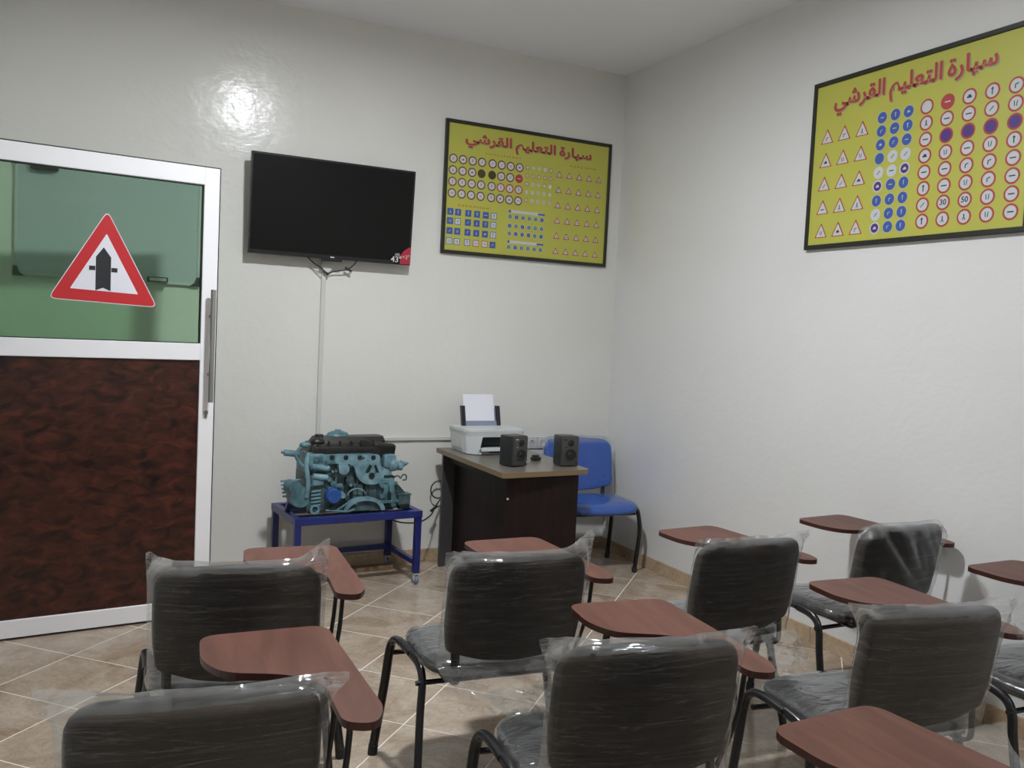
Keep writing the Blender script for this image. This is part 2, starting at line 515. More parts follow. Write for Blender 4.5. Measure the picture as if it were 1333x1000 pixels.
# skirting
def skirting(name, p0, p1, nrm):
    p0 = Vector(p0); p1 = Vector(p1); d = (p1 - p0); L = d.length; d.normalize(); nrm = Vector(nrm)
    rz = math.atan2(d.y, d.x)
    side = 1 if Vector((-d.y, d.x, 0)).dot(nrm) > 0 else -1
    base = MB().box((L / 2, side * 0.003, 0.039), (L, 0.006, 0.078)).build(name, M['grout'])
    base.location = p0; base.rotation_euler = (0, 0, rz)
    struct(base)
    k = 0; x = 0.0; proto = None
    while x < L - 0.02:
        wdt = min(0.4, L - x) - 0.003
        if wdt > 0.39:
            if proto is None:
                proto = MB().box((0, 0, 0), (0.397, 0.010, 0.08), bev=0.001, seg=1).build('skirting_tile', M['skirt'], base)
                o = proto
            else:
                o = bpy.data.objects.new('skirting_tile', proto.data); link(o, base)
        else:
            o = MB().box((0, 0, 0), (wdt, 0.010, 0.08), bev=0.001, seg=1).build('skirting_tile', M['skirt'], base)
        o.location = (x + wdt / 2 + 0.0015, side * 0.0072, 0.0402)
        x += 0.4
skirting('baseboard_back', (XL, 0, 0), (0, 0, 0), (0, -1, 0))
skirting('baseboard_right', (0, -0.016, 0), (0, YF, 0), (-1, 0, 0))
skirting('baseboard_left', (XL, DY1, 0), (XL, YF, 0), (1, 0, 0))
skirting('baseboard_front', (XL + 0.016, YF, 0), (-0.016, YF, 0), (0, 1, 0))

# ------------------------------------------------------------------ ceiling lamp and added fill light
def bulb_mat(power, r):
    mt = bpy.data.materials.new('glowing diffuser'); mt.use_nodes = True
    t = mt.node_tree; t.nodes.remove(t.nodes['Principled BSDF'])
    e = t.nodes.new('ShaderNodeEmission')
    e.inputs[0].default_value = (0.945, 0.975, 1.0, 1)
    e.inputs[1].default_value = power / (PI * PI * r * r)
    t.links.new(e.outputs[0], t.nodes['Material Output'].inputs[0])
    return mt
def lamp(loc, power, label):
    r = 0.095
    L = thing('ceiling_lamp', label, 'lamp', loc)
    MB().cyl((0, 0, -0.04), (0, 0, -0.0005), 0.12, 0.115, 32).build('lamp_housing', M['offwhite'], L, True)
    MB().ring((0, 0, -0.052), (0, 0, 1), 0.12, 0.10, 0.012, 32).build('lamp_rim', M['offwhite'], L)
    MB().cyl((0, 0, -0.049), (0, 0, -0.041), r, r, 32).build('diffuser', bulb_mat(power, r), L)
lamp(LAMP_A, POWER_A, 'round white ceiling light above the front row of chairs')
lamp(FILL_LAMP, FILL_POWER, 'added unseen round fill light on the ceiling behind the last row of chairs')  # fill lamp added out of view to lift the overall brightness

# ------------------------------------------------------------------ door leaf
door = thing('open_door', 'white framed door leaf with green glass above mottled red brown panel', 'door', (-3.093, -0.708, 0.0), math.radians(6))
DL, DR, DB, DT = -0.745, 0.334, 0.011, 2.226
th = 0.042
def bar(x0, x1, z0, z1, t_=th, y=0.0):
    return (( (x0 + x1) / 2, y, (z0 + z1) / 2), (x1 - x0, t_, z1 - z0))
for nm, a in (('stile', (DL, DL + 0.072, DB, DT)), ('stile', (DR - 0.072, DR, DB, DT)),
              ('top_rail', (DL + 0.072, DR - 0.072, DT - 0.084, DT)), ('middle_rail', (DL + 0.072, DR - 0.072, 1.288, 1.370)),
              ('bottom_rail', (DL + 0.072, DR - 0.072, DB, 0.092))):
    c, s = bar(*a)
    MB().box(c, s, bev=0.002, seg=1).build(nm, M['white_al'], door)
gk = MB()
for a in ((DR, DR + 0.007, DB, DT + 0.006), (DL, DR, DT, DT + 0.007), (DL, DR, DB - 0.006, DB)):
    c, s = bar(*a, 0.03, 0.004); gk.box(c, s)
i0, i1, j0, j1 = DL + 0.072, DR - 0.072, 1.370, DT - 0.084
for a in ((i0, i0 + 0.004, j0, j1), (i1 - 0.004, i1, j0, j1), (i0, i1, j0, j0 + 0.004), (i0, i1, j1 - 0.004, j1)):
    c, s = bar(*a, 0.036); gk.box(c, s)
gk.build('gasket', M['gasket'], door)
c, s = bar(i0 + 0.004, i1 - 0.004, j0 + 0.004, j1 - 0.004, 0.006)
MB().box(c, s).build('glass_pane', M['glass'], door)
c, s = bar(i0, i1, 0.092, 1.288, 0.018)
MB().box(c, s).build('lower_panel', M['door_panel'], door)
hd = MB().tube([(0.306, -0.072, 1.085), (0.306, -0.072, 1.635)], 0.0125, 14, smooth=False).build('pull_handle', M['steel'], door, True)
MB().cyl((0.306, -0.021, 1.505), (0.306, -0.07, 1.505), 0.009, n=12).cyl((0.306, -0.021, 1.219), (0.306, -0.07, 1.219), 0.009, n=12).build('handle_post', M['steel'], hd)
MB().cyl((0.296, -0.0205, 1.03), (0.296, -0.027, 1.03), 0.011, n=14).box((0.296, -0.024, 1.018), (0.012, 0.006, 0.03), bev=0.002).build('lock_cylinder', M['steel'], door)
MB().cyl((DL - 0.006, -0.01, 0.2), (DL - 0.006, -0.01, 0.32), 0.01, n=10).build('hinge', M['white_al'], door)
MB().cyl((DL - 0.006, -0.01, 1.85), (DL - 0.006, -0.01, 1.97), 0.01, n=10).build('hinge', M['white_al'], door)
# warning sign stuck on the glass
sg = thing('warning_sign', 'red bordered triangular priority road sign with black arrow on door glass', 'sign')
sg.parent = None
ca, sa = math.cos(math.radians(6)), math.sin(math.radians(6))
sg.location = (-3.093, -0.708, 0); sg.rotation_euler = (0, 0, math.radians(6))
def sf(y0):
    return lambda a, b, c: (a, y0 - c, b)
tri = [(-0.405, 1.552), (0.062, 1.535), (-0.165, 1.972)]
def shrink(P, k):
    cx = sum(p[0] for p in P) / 3; cy = sum(p[1] for p in P) / 3
    return [(cx + (p[0] - cx) * k, cy + (p[1] - cy) * k) for p in P]
MB().prism(rounded(tri, 0.035), 0.002, sf(-0.004)).build('white_rim', M['white'], sg)
MB().prism(rounded(shrink(tri, 0.975), 0.03), 0.001, sf(-0.0061)).build('red_border', M['red'], sg)
MB().prism(rounded(shrink(tri, 0.62), 0.004), 0.001, sf(-0.0072)).build('white_field', M['white'], sg)
ax_, az_ = -0.178, 1.60
arrow = [(-0.032, 0.0), (0.0, 0.014), (0.032, 0.0), (0.032, 0.155), (0.0, 0.2), (-0.032, 0.155)]
sym = MB().prism([(ax_ + p[0], az_ + p[1]) for p in arrow], 0.001, sf(-0.0083))
sym.prism([(ax_ - 0.06, az_ + 0.092), (ax_ - 0.034, az_ + 0.092), (ax_ - 0.034, az_ + 0.112), (ax_ - 0.06, az_ + 0.112)], 0.001, sf(-0.0083))
sym.prism([(ax_ + 0.034, az_ + 0.088), (ax_ + 0.06, az_ + 0.088), (ax_ + 0.06, az_ + 0.108), (ax_ + 0.034, az_ + 0.108)], 0.001, sf(-0.0083))
sym.build('arrow_symbol', M['black'], sg)

# whiteboard behind the door glass
wb = thing('whiteboard', 'small whiteboard on the back wall seen through the door glass', 'whiteboard', (-3.22, 0, 1.98))
BW, BH = 0.895, 0.60
MB().box((0, -0.010, 0), (BW, 0.012, BH)).build('board_panel', M['whiteboard'], wb)
ff = MB()
for sx in (-1, 1): ff.box((sx * BW / 2, -0.012, 0), (0.012, 0.02, BH + 0.012))
ff.box((0, -0.012, BH / 2), (BW, 0.02, 0.012))
ff.box((0, -0.012, -BH / 2), (BW, 0.02, 0.016))
ff.build('board_frame', M['lightgrey'], wb)
for sx in (-1, 1):
    for sz in (-1, 1):
        MB().prism([(0, 0), (-sx * 0.055, 0), (-sx * 0.03, -sz * 0.018), (-sx * 0.018, -sz * 0.05), (0, -sz * 0.05)], 0.026, (lambda ox, oz: (lambda a, b, c: (a + ox, -c, b + oz)))(sx * (BW / 2 + 0.01), sz * (BH / 2 + 0.01))).build('corner_cap', M['black'], wb)
MB().box((0, -0.04, -BH / 2 - 0.004), (BW * 0.5, 0.05, 0.006)).build('marker_tray', M['lightgrey'], wb)
er = MB().box((0, 0, 0), (0.105, 0.04, 0.028), bev=0.004).mat(1).box((0, -0.0195, 0), (0.085, 0.004, 0.016)).build('board_eraser', [M['black'], M['offwhite']])
er.location = (-2.96, -0.04, 1.698)
tag(er, 'black board eraser lying on the whiteboard edge behind the glass', 'eraser')
er.location = (-2.985 , -0.048, 1.6935)
clp = MB().box((0, 0, 0), (0.13, 0.024, 0.026), bev=0.004).box((0, -0.012, -0.012), (0.10, 0.012, 0.014), bev=0.004).build('board_clip', M['black'])
clp.location = (-3.54, -0.034, 2.235)
tag(clp, 'dark clip bar at the top left of the whiteboard behind glass', 'clip')

# ------------------------------------------------------------------ television
tv = thing('television', 'large black flat television with red corner sticker on back wall', 'television', (-2.035, 0, 2.16))
tv.location = (-2.035, -0.005, 2.160)
tilt = math.radians(4.0)
def tvp(a, b, c):   # a right, b up, c outward from the rear face, tilted forward
    y = -(0.055 + c) - (b + 0.285) * math.sin(tilt)
    return (a, y, b * math.cos(tilt))
TW, THh = 0.968, 0.565
def tvbox(x0, x1, z0, z1, c0, c1, mb):
    V = [tvp(a, b, c) for c in (c0, c1) for (a, b) in ((x0, z0), (x1, z0), (x1, z1), (x0, z1))]
    vs = [mb.bm.verts.new(v) for v in V]
    for f in ((0, 1, 2, 3), (4, 5, 6, 7), (0, 1, 5, 4), (1, 2, 6, 5), (2, 3, 7, 6), (3, 0, 4, 7)):
        ff_ = mb.bm.faces.new([vs[k] for k in f]); ff_.material_index = mb.mi
    return mb
tvbox(-TW / 2, TW / 2, -THh / 2, THh / 2, 0.0, 0.03, MB()).build('housing', M['tv_body'], tv)
tvbox(-0.3, 0.3, -0.2, 0.15, -0.03, 0.0, MB()).build('rear_housing', M['tv_body'], tv)
tvbox(-TW / 2 + 0.011, TW / 2 - 0.011, -THh / 2 + 0.022, THh / 2 - 0.011, 0.03, 0.0312, MB()).build('screen', M['tv_screen'], tv)
tvbox(-0.06, 0.06, -THh / 2 - 0.014, -THh / 2, 0.008, 0.03, MB()).build('sensor_bar', M['tv_body'], tv)
tvbox(-0.012, 0.012, -THh / 2 + 0.007, -THh / 2 + 0.014, 0.03, 0.0315, MB()).build('logo', M['lightgrey'], tv)
# curved red sticker in the lower right corner
stp = [(TW / 2 - 0.125, -THh / 2 + 0.004)]
for k in range(7):
    a = k / 6
    stp.append((TW / 2 - 0.125 + 0.122 * a ** 0.9 , -THh / 2 + 0.004 + 0.125 * a ** 1.5))
stp.append((TW / 2 - 0.003, -THh / 2 + 0.004))
MB().prism([(p[0], p[1]) for p in stp], 0.001, lambda a, b, c: tvp(a, b, 0.0318 + c)).build('sticker_dark_edge', M['tv_screen'], tv)
stp2 = [(TW / 2 - 0.068, -THh / 2 + 0.004), (TW / 2 - 0.066, -THh / 2 + 0.055), (TW / 2 - 0.045, -THh / 2 + 0.085), (TW / 2 - 0.02, -THh / 2 + 0.103), (TW / 2 - 0.003, -THh / 2 + 0.11), (TW / 2 - 0.003, -THh / 2 + 0.004)]
st = MB().prism(stp2, 0.001, lambda a, b, c: tvp(a, b, 0.0333 + c)).build('sticker', M['tv_red'], tv)
def text(body, size, material, parent, mtx, name='lettering', extrude=0.0004, offset=0.0, sx=1.0, align='CENTER'):
    c = bpy.data.curves.new(name, 'FONT')
    c.body = body; c.size = size; c.extrude = extrude; c.offset = offset
    c.align_x = align; c.align_y = 'CENTER'
    c.resolution_u = 3
    tmp = bpy.data.objects.new('tmp', c)
    COL.objects.link(tmp)
    bpy.context.view_layer.update()
    me = bpy.data.meshes.new_from_object(tmp.evaluated_get(bpy.context.evaluated_depsgraph_get()))
    bpy.data.objects.remove(tmp)
    me.materials.clear(); me.materials.append(material)
    for v in me.vertices:
        v.co.x *= sx
    o = bpy.data.objects.new(name, me)
    link(o, parent)
    o.matrix_local = mtx
    return o
def tv_text(body, size, a, b, mm, off=0.0):
    p = Vector(tvp(a, b, 0.0352))
    return text(body, size, mm, tv, Matrix.Translation(p) @ Matrix.Rotation(PI / 2 + tilt, 4, 'X'), 'lettering', offset=off)
tv_text('43"', 0.050, TW / 2 - 0.092, -THh / 2 + 0.028, M['offwhite'], 0.0008)
tv_text('HD', 0.020, TW / 2 - 0.086, -THh / 2 + 0.058, M['lightgrey'], 0.0004)
tv_text('+3"', 0.034, TW / 2 - 0.032, -THh / 2 + 0.046, M['ink_pale'], 0.0003)
MB().box((0, -0.012, 0), (0.2, 0.024, 0.2)).box((0, -0.03, 0), (0.08, 0.05, 0.08)).build('wall_bracket', M['blk_metal'], tv)
tc1 = MB().tube([(-0.15, -0.06, -0.27), (-0.10, -0.05, -0.31), (-0.05, -0.035, -0.335), (-0.02, -0.03, -0.365), (-0.035, -0.02, -0.345), (-0.01, -0.02, -0.35)], 0.0035, 6).mat(0).box((-0.02, -0.03, -0.362), (0.035, 0.012, 0.014), (0, 0.6, 0), 0.003)
tc1.build('power_cable', M['cable'], tv, True)
MB().tube([(0.17, -0.06, -0.26), (0.14, -0.05, -0.305), (0.10, -0.04, -0.335), (0.03, -0.03, -0.35), (-0.01, -0.025, -0.365)], 0.0035, 6).box((0.11, -0.042, -0.332), (0.045, 0.014, 0.012), (0, 0.5, 0), 0.003).build('signal_cable', M['cable'], tv, True)
MB().tube([(-0.10, -0.02, -0.29), (-0.09, -0.012, -0.34), (-0.04, -0.012, -0.385)], 0.003, 6).build('white_cable', M['offwhite'], tv, True)

# cable trunking on the back wall
tk = thing('cable_trunking', 'white vertical cable trunking running down from the television to engine', 'trunking', (-2.062, 0, 1.1))
MB().box((0, -0.008, 0.21), (0.026, 0.016, 1.02), bev=0.002, seg=1).build('trunk_channel', M['offwhite'], tk)
MB().cyl((0.012, -0.001, 0.735), (0.012, -0.03, 0.735), 0.034, n=20).build('junction_box', M['offwhite'], tk, True)
tk2 = MB().box((0, 0, 0), (1.36, 0.016, 0.022), bev=0.002, seg=1).build('cable_trunking', M['offwhite'])
tk2.location = (-1.40, -0.0085, 0.795)
tag(tk2, 'white horizontal cable trunking on the wall between engine and printer', 'trunking')

# wall sockets
for k, x in enumerate((-0.775, -0.690, -0.604, -0.519)):
    so = thing('wall_socket', ['square white wall socket hidden partly by the printer, leftmost of four', 'square white wall socket behind the left speaker, second of four', 'square white wall socket between the speakers, third of four', 'square white wall socket beside the blue chair, rightmost of four'][k], 'socket', (x, 0, 0.76), group='sockets above the desk')
    MB().box((0, -0.006, 0), (0.080, 0.012, 0.080), bev=0.003).build('face_plate', M['offwhite'], so)
    MB().mat(0).ring((0, -0.016, 0), (0, 1, 0), 0.024, 0.02, 0.005).cyl((0, -0.012, 0), (0, -0.013, 0), 0.021, n=18).build('socket_well', M['lightgrey'], so)
    MB().cyl((-0.009, -0.013, 0), (-0.009, -0.0145, 0), 0.0028, n=8).cyl((0.009, -0.013, 0), (0.009, -0.0145, 0), 0.0028, n=8).cyl((0, -0.013, 0.012), (0, -0.02, 0.012), 0.003, n=8).build('socket_holes', M['black'], so)

# ------------------------------------------------------------------ posters
AR = '\uFEF2\uFEB7\uFEAE\uFED8\uFEDF\uFE8D \uFEE2\uFEF4\uFEE0\uFECC\uFE98\uFEDF\uFE8D \uFE93\uFEAD\uFE8E\uFEF4\uFEB3'
INK = ['ink_white', 'ink_red', 'ink_blue', 'ink_black', 'ink_violet', 'ink_orange', 'ink_brown', 'ink_pale', 'ink_teal']
II = {n[4:]: i for i, n in enumerate(INK)}
class Poster:
    def __init__(self, root, W_, H_):
        self.root, self.W, self.H = root, W_, H_
        self.mb = MB(); self.lay = 0
        self.rnd = random.Random(7)
    def cut(self, name='printed_sign'):
        if len(self.mb.bm.verts):
            self.mb.build(name, [M[n] for n in INK], self.root)
        self.mb = MB()
    def P(self, u, v, d=0.0):
        return (u * self.W, -(0.0165 + 0.0003 * d), -v * self.H)
    def poly(self, pts, ink, d):
        self.mb.mat(II[ink]).flat([(p[0], p[1], d) for p in pts], lambda a, b, c: (a, -(0.0165 + 0.0003 * c), b))
    def disc(self, u, v, r, ink, d, n=18):
        cx, cz = u * self.W, -v * self.H
        self.poly([(cx + r * math.cos(2 * PI * k / n), cz + r * math.sin(2 * PI * k / n)) for k in range(n)], ink, d)
    def rect(self, u, v, w_, h_, ink, d, rot=0.0):
        cx, cz = u * self.W, -v * self.H
        c_, s_ = math.cos(rot), math.sin(rot)
        self.poly([(cx + a * c_ - b * s_, cz + a * s_ + b * c_) for a, b in ((-w_ / 2, -h_ / 2), (w_ / 2, -h_ / 2), (w_ / 2, h_ / 2), (-w_ / 2, h_ / 2))], ink, d)
    def tri(self, u, v, s, ink, d):
        cx, cz = u * self.W, -v * self.H
        self.poly(rounded([(cx - s, cz - s * 0.85), (cx + s, cz - s * 0.85), (cx, cz + s * 0.95)], s * 0.12, 2), ink, d)
    def glyph(self, u, v, s, ink, d, kind=None):
        """small pictograms: arrow, bars, car-like block, bend, figure"""
        r = self.rnd
        k = r.randrange(7) if kind is None else kind
        W_, H_ = self.W, self.H
        du = lambda x: u + x * s / W_
        dv = lambda z: v - z * s / H_
        if k == 0:
            self.rect(u, v, s * 1.5, s * 0.28, ink, d)
        elif k == 1:
            self.rect(u, dv(-0.1), s * 0.28, s * 1.3, ink, d)
            self.poly([(du(-0.4) * W_, -dv(0.4) * H_), (du(0.4) * W_, -dv(0.4) * H_), (u * W_, -dv(0.95) * H_)], ink, d)
        elif k == 2:
            self.rect(u, dv(-0.15), s * 1.2, s * 0.4, ink, d); self.rect(du(0.05), dv(0.2), s * 0.7, s * 0.4, ink, d)
        elif k == 3:
            self.rect(du(-0.25), dv(-0.2), s * 0.24, s * 0.9, ink, d); self.rect(du(0.1), dv(0.3), s * 0.85, s * 0.24, ink, d, 0.3)
        elif k == 4:
            self.rect(du(-0.3), v, s * 0.2, s * 1.2, ink, d, 0.12); self.rect(du(0.3), v, s * 0.2, s * 1.2, ink, d, -0.12)
        elif k == 5:
            self.disc(u, dv(0.45), s * 0.2, ink, d, 8); self.rect(u, dv(0), s * 0.26, s * 0.7, ink, d); self.rect(du(0.2), dv(-0.4), s * 0.2, s * 0.7, ink, d, 0.5); self.rect(du(-0.2), dv(-0.4), s * 0.2, s * 0.7, ink, d, -0.5)
        else:
            self.rect(u, v, s * 1.4, s * 0.22, ink, d, 0.8)
    def squiggle(self, u0, u1, v, ink):
        u = u0
        while u < u1:
            l = self.rnd.uniform(0.008, 0.02)
            self.rect(u + l / 2, v + self.rnd.uniform(-0.002, 0.002), l * self.W, 0.004, ink, 1)
            self.rect(u + l / 2, v - 0.008, 0.003, 0.009, ink, 1)
            if self.rnd.random() < 0.5: self.rect(u + l / 2, v + 0.009, 0.004, 0.003, ink, 1)
            u += l + 0.006
        o_ = self.mb.build('caption_line', [M[n] for n in INK], self.root); o_['kind'] = 'stuff'
        self.mb = MB()
    def circle_sign(self, u, v, r, rim, field, gk=None, ink='black'):
        self.disc(u, v, r, rim, 1); self.disc(u, v, r * 0.76, field, 2)
        if gk != -1: self.glyph(u, v, r * 0.55, ink, 3, gk)
    def finish(self, fw=0.022):
        W_, H_ = self.W, self.H
        MB().box((W_ / 2, -0.008, -H_ / 2), (W_ - 0.01, 0.016, H_ - 0.01)).build('poster_sheet', M['yellow'], self.root)
        self.cut()
        for nm, c, s in (('frame_rail', (W_ / 2, -0.012, -fw / 2), (W_, 0.024, fw)), ('frame_rail', (W_ / 2, -0.012, -H_ + fw / 2), (W_, 0.024, fw)),
                         ('frame_stile', (fw / 2, -0.012, -H_ / 2), (fw, 0.024, H_ - 2 * fw)), ('frame_stile', (W_ - fw / 2, -0.012, -H_ / 2), (fw, 0.024, H_ - 2 * fw))):
            MB().box(c, s, bev=0.002, seg=1).build(nm, M['frame'], self.root)
    def title(self, u0, u1, v, hgt):
        words = AR.split(' ')
        full_ = text(AR, 1.0, M['ink_red'], self.root, Matrix.Identity(4), 'tmp', extrude=0.0, offset=0.024)
        xs = [vv.co.x for vv in full_.data.vertices]; ys = [vv.co.y for vv in full_.data.vertices]
        kx = (u1 - u0) * self.W / (max(xs) - min(xs)); ky = hgt / (max(ys) - min(ys))
        cx = (max(xs) + min(xs)) / 2; cy = (max(ys) + min(ys)) / 2; x0 = min(xs)
        bpy.data.objects.remove(full_)
        pos = x0
        for i_, wd in enumerate(words):
            par = self.root
            for mm, dx, dz, dd, nm in ((M['ink_red'], 0, 0, 0.0178, 'title_word'), (M['ink_shadow'], 0.006, -0.006, 0.0170, 'word_shadow')):
                o = text(wd, 1.0, mm, par, Matrix.Identity(4), nm, extrude=0.0, offset=0.024, align='LEFT')
                mn = min(vv.co.x for vv in o.data.vertices); mxx = max(vv.co.x for vv in o.data.vertices)
                for vv in o.data.vertices:
                    x, y = (vv.co.x - mn + pos - cx) * kx, (vv.co.y - cy) * ky
                    vv.co = ((u0 + u1) / 2 * self.W + x + dx, -dd - vv.co.z, -v * self.H + y + dz)
                par = o
            pos += mxx - mn + 0.24
lin = lambda a, b, n: [a + (b - a) * k / (n - 1) for k in range(n)]

p1 = thing('poster', 'framed yellow road sign chart on the back wall, right of television', 'poster', (-1.325, -0.001, 2.82), group='driving school road sign charts')
p1.rotation_euler = (math.radians(0), math.radians(0), 0)
Q = Poster(p1, 1.225, 0.84)
Q.title(0.11, 0.885, 0.135, 0.10)
Q.squiggle(0.227, 0.43, 0.222, 'orange'); Q.squiggle(0.082, 0.251, 0.634, 'orange'); Q.squiggle(0.737, 0.9, 0.222, 'orange')
US = lin(0.048, 0.21, 4) + lin(0.271, 0.43, 4)
for j, v in enumerate(lin(0.29, 0.547, 4)):
    for i, u in enumerate(US):
        if j == 1 and i in (3, 4): Q.disc(u, v, 0.028, 'brown', 1)
        elif j == 1 and i == 7: Q.circle_sign(u, v, 0.028, 'red', 'red', 0, 'white')
        else:
            Q.disc(u, v, 0.029, 'black' if i < 5 or j != 2 else 'red', 1); Q.disc(u, v, 0.0245, 'red', 2); Q.disc(u, v, 0.0215, 'white', 3); Q.glyph(u, v, 0.012, 'black', 4)
        Q.cut()
for v in lin(0.28, 0.533, 5):
    for u in lin(0.478, 0.62, 5):
        Q.disc(u, v, 0.0135, 'red' if Q.rnd.random() < 0.4 else 'pale', 1, 12); Q.disc(u, v, 0.0105, 'pale' if Q.rnd.random() < 0.8 else 'white', 2, 12)
        Q.glyph(u, v, 0.005, 'red' if Q.rnd.random() < 0.5 else 'pale', 3)
        Q.cut()
for v in lin(0.299, 0.905, 6):
    for u in lin(0.674, 0.926, 5):
        Q.tri(u, v, 0.0245, 'red', 1); Q.tri(u, v + 0.002, 0.0165, 'white', 2); Q.glyph(u, v + 0.008, 0.0085, 'black', 3)
        Q.cut()
for j, v in enumerate((0.686, 0.755, 0.83, 0.907)):
    for i, u in enumerate((0.044, 0.087, 0.145, 0.195, 0.245, 0.292)):
        wh = (j == 3 and i < 5) or (i == 5 and j < 3) or (j == 1 and i == 1)
        Q.rect(u, v, 0.042, 0.042, 'blue' if not (j == 3 and i in (3, 4)) else 'red', 1)
        if wh: Q.rect(u, v, 0.034, 0.034, 'white', 2); Q.glyph(u, v, 0.012, 'black', 3)
        else:
            Q.glyph(u, v, 0.014, 'white', 2)
        Q.cut()
for j, v in enumerate((0.675, 0.745, 0.805, 0.91)):
    for u in lin(0.387, 0.58, 6):
        Q.disc(u, v, 0.0165, 'white', 1, 14); Q.disc(u, v, 0.0135, 'blue' if Q.rnd.random() < 0.55 else 'teal', 2, 14); Q.glyph(u, v, 0.006, 'white', 3)
        Q.cut()
for v in (0.633, 0.868):
    Q.rect(0.485, v, 0.255, 0.018, 'white', 1); Q.rect(0.575, v, 0.05, 0.012, 'blue', 2); Q.disc(0.385, v, 0.009, 'blue', 2, 10)
    Q.cut("printed_bar")
Q.finish()

p2 = thing('poster', 'framed yellow road sign chart on the right wall', 'poster', (-0.001, -1.805, 2.832), group='driving school road sign charts')
p2.rotation_euler = (0, 0, -PI / 2)
Q = Poster(p2, 1.195, 0.838)
Q.title(0.115, 0.857, 0.150, 0.125)
for j, v in enumerate(lin(0.332, 0.892, 5)):
    for i, u in enumerate(lin(0.088, 0.272, 3)):
        Q.tri(u, v, 0.041, 'red', 1); Q.tri(u, v + 0.004, 0.0325, 'white', 2); Q.glyph(u, v + 0.014, 0.017, 'black', 3, [3, 3, 5, 2, 4, 4, 6, 6, 2, 0, 5, 5, 4, 2, 3][j * 3 + i])
        Q.cut()
for j, v in enumerate((0.298, 0.372, 0.447, 0.524, 0.602, 0.677, 0.758, 0.835, 0.909)):
    for i, u in enumerate((0.368, 0.430, 0.490)):
        if (j, i) in ((3, 1), (3, 2), (4, 0), (4, 1), (7, 0)):
            Q.disc(u, v, 0.0285, 'white', 1); Q.glyph(u, v, 0.017, 'black', 2, 6 if (j, i) != (4, 1) else 0)
        elif (j, i) in ((5, 0), (4, 2), (8, 0)):
            Q.circle_sign(u, v, 0.0285, 'white', 'violet', 2, 'white')
        else:
            Q.disc(u, v, 0.0285, 'white', 1); Q.disc(u, v, 0.0265, 'blue', 2)
            if (j, i) != (3, 0): Q.glyph(u, v, 0.013, 'white', 3, (j * 3 + i) % 4 if j < 6 else 1 + 2 * (i % 2))
        Q.cut()
for j, v in enumerate(lin(0.296, 0.899, 8)):
    for i, u in enumerate(lin(0.572, 0.920, 5)):
        u += 0.002 * j - 0.002
        if j == 0 and i == 1: Q.circle_sign(u, v, 0.034, 'red', 'red', 0, 'white')
        elif j == 0 and i == 0: Q.circle_sign(u, v, 0.034, 'red', 'white', -1)
        elif j == 2 and i >= 1: Q.circle_sign(u, v, 0.034, 'red', 'violet', -1)
        elif j == 6 and i in (1, 2): Q.circle_sign(u, v, 0.034, 'red', 'white', -1)
        else: Q.circle_sign(u, v, 0.034, 'red', 'white')
        if j == 6 and i in (1, 2):
            o = text('50' if i == 2 else '30', 0.034, M['ink_black'], p2, Matrix.Translation((u * Q.W, -0.0178, -v * Q.H)) @ Matrix.Rotation(PI / 2, 4, 'X'), 'speed_lettering', extrude=0.0001, offset=0.0006)
        Q.cut()
Q.finish()

# ------------------------------------------------------------------ chairs
def sstep(x):
    x = max(0.0, min(1.0, x)); return x * x * (3 - 2 * x)
BZ0, BZ1 = 0.485, 0.812
def back_y(x, z, hw):
    return -0.215 - (z - 0.47) * 0.16 + 0.55 * x * x - 0.012
def back_outline(hw):
    pts = [(-hw * 0.95, BZ0 + 0.012), (-hw * 0.45, BZ0 - 0.018), (0, BZ0 - 0.026), (hw * 0.45, BZ0 - 0.018), (hw * 0.95, BZ0 + 0.012), (hw, BZ0 + 0.10), (hw * 0.99, BZ1 - 0.01), (0, BZ1 + 0.004), (-hw * 0.99, BZ1 - 0.01), (-hw, BZ0 + 0.10)]
    return pts
def slab_from_outline(mb, poly, yfun, half, n_in=3):
    """puffed slab: rings shrinking inward on both faces"""
    cx = sum(p[0] for p in poly) / len(poly); cz = sum(p[1] for p in poly) / len(poly)
    levels = [(0.90, half * 1.0), (0.965, half * 0.86), (0.992, half * 0.5), (1.0, 0), (0.992, -half * 0.5), (0.965, -half * 0.86), (0.90, -half)]
    levels = [(0.45, half * 1.08), (0.7, half * 1.05)] + levels + [(0.7, -half * 1.05), (0.45, -half * 1.08)]
    rings = []
    for k, off in levels:
        rings.append([mb.bm.verts.new((cx + (p[0] - cx) * k, yfun(cx + (p[0] - cx) * k, cz + (p[1] - cz) * k) + off, cz + (p[1] - cz) * k)) for p in poly])
    n = len(poly)
    for a, b in zip(rings, rings[1:]):
        for i in range(n):
            f = mb.bm.faces.new((a[i], a[(i + 1) % n], b[(i + 1) % n], b[i])); f.material_index = mb.mi
    for rg, sgn in ((rings[0], 1), (rings[-1], -1)):
        c = mb.bm.verts.new((cx, yfun(cx, cz) + sgn * half * 1.08, cz))
        for i in range(n):
            f = mb.bm.faces.new((rg[i], rg[(i + 1) % n], c)); f.material_index = mb.mi
    return mb

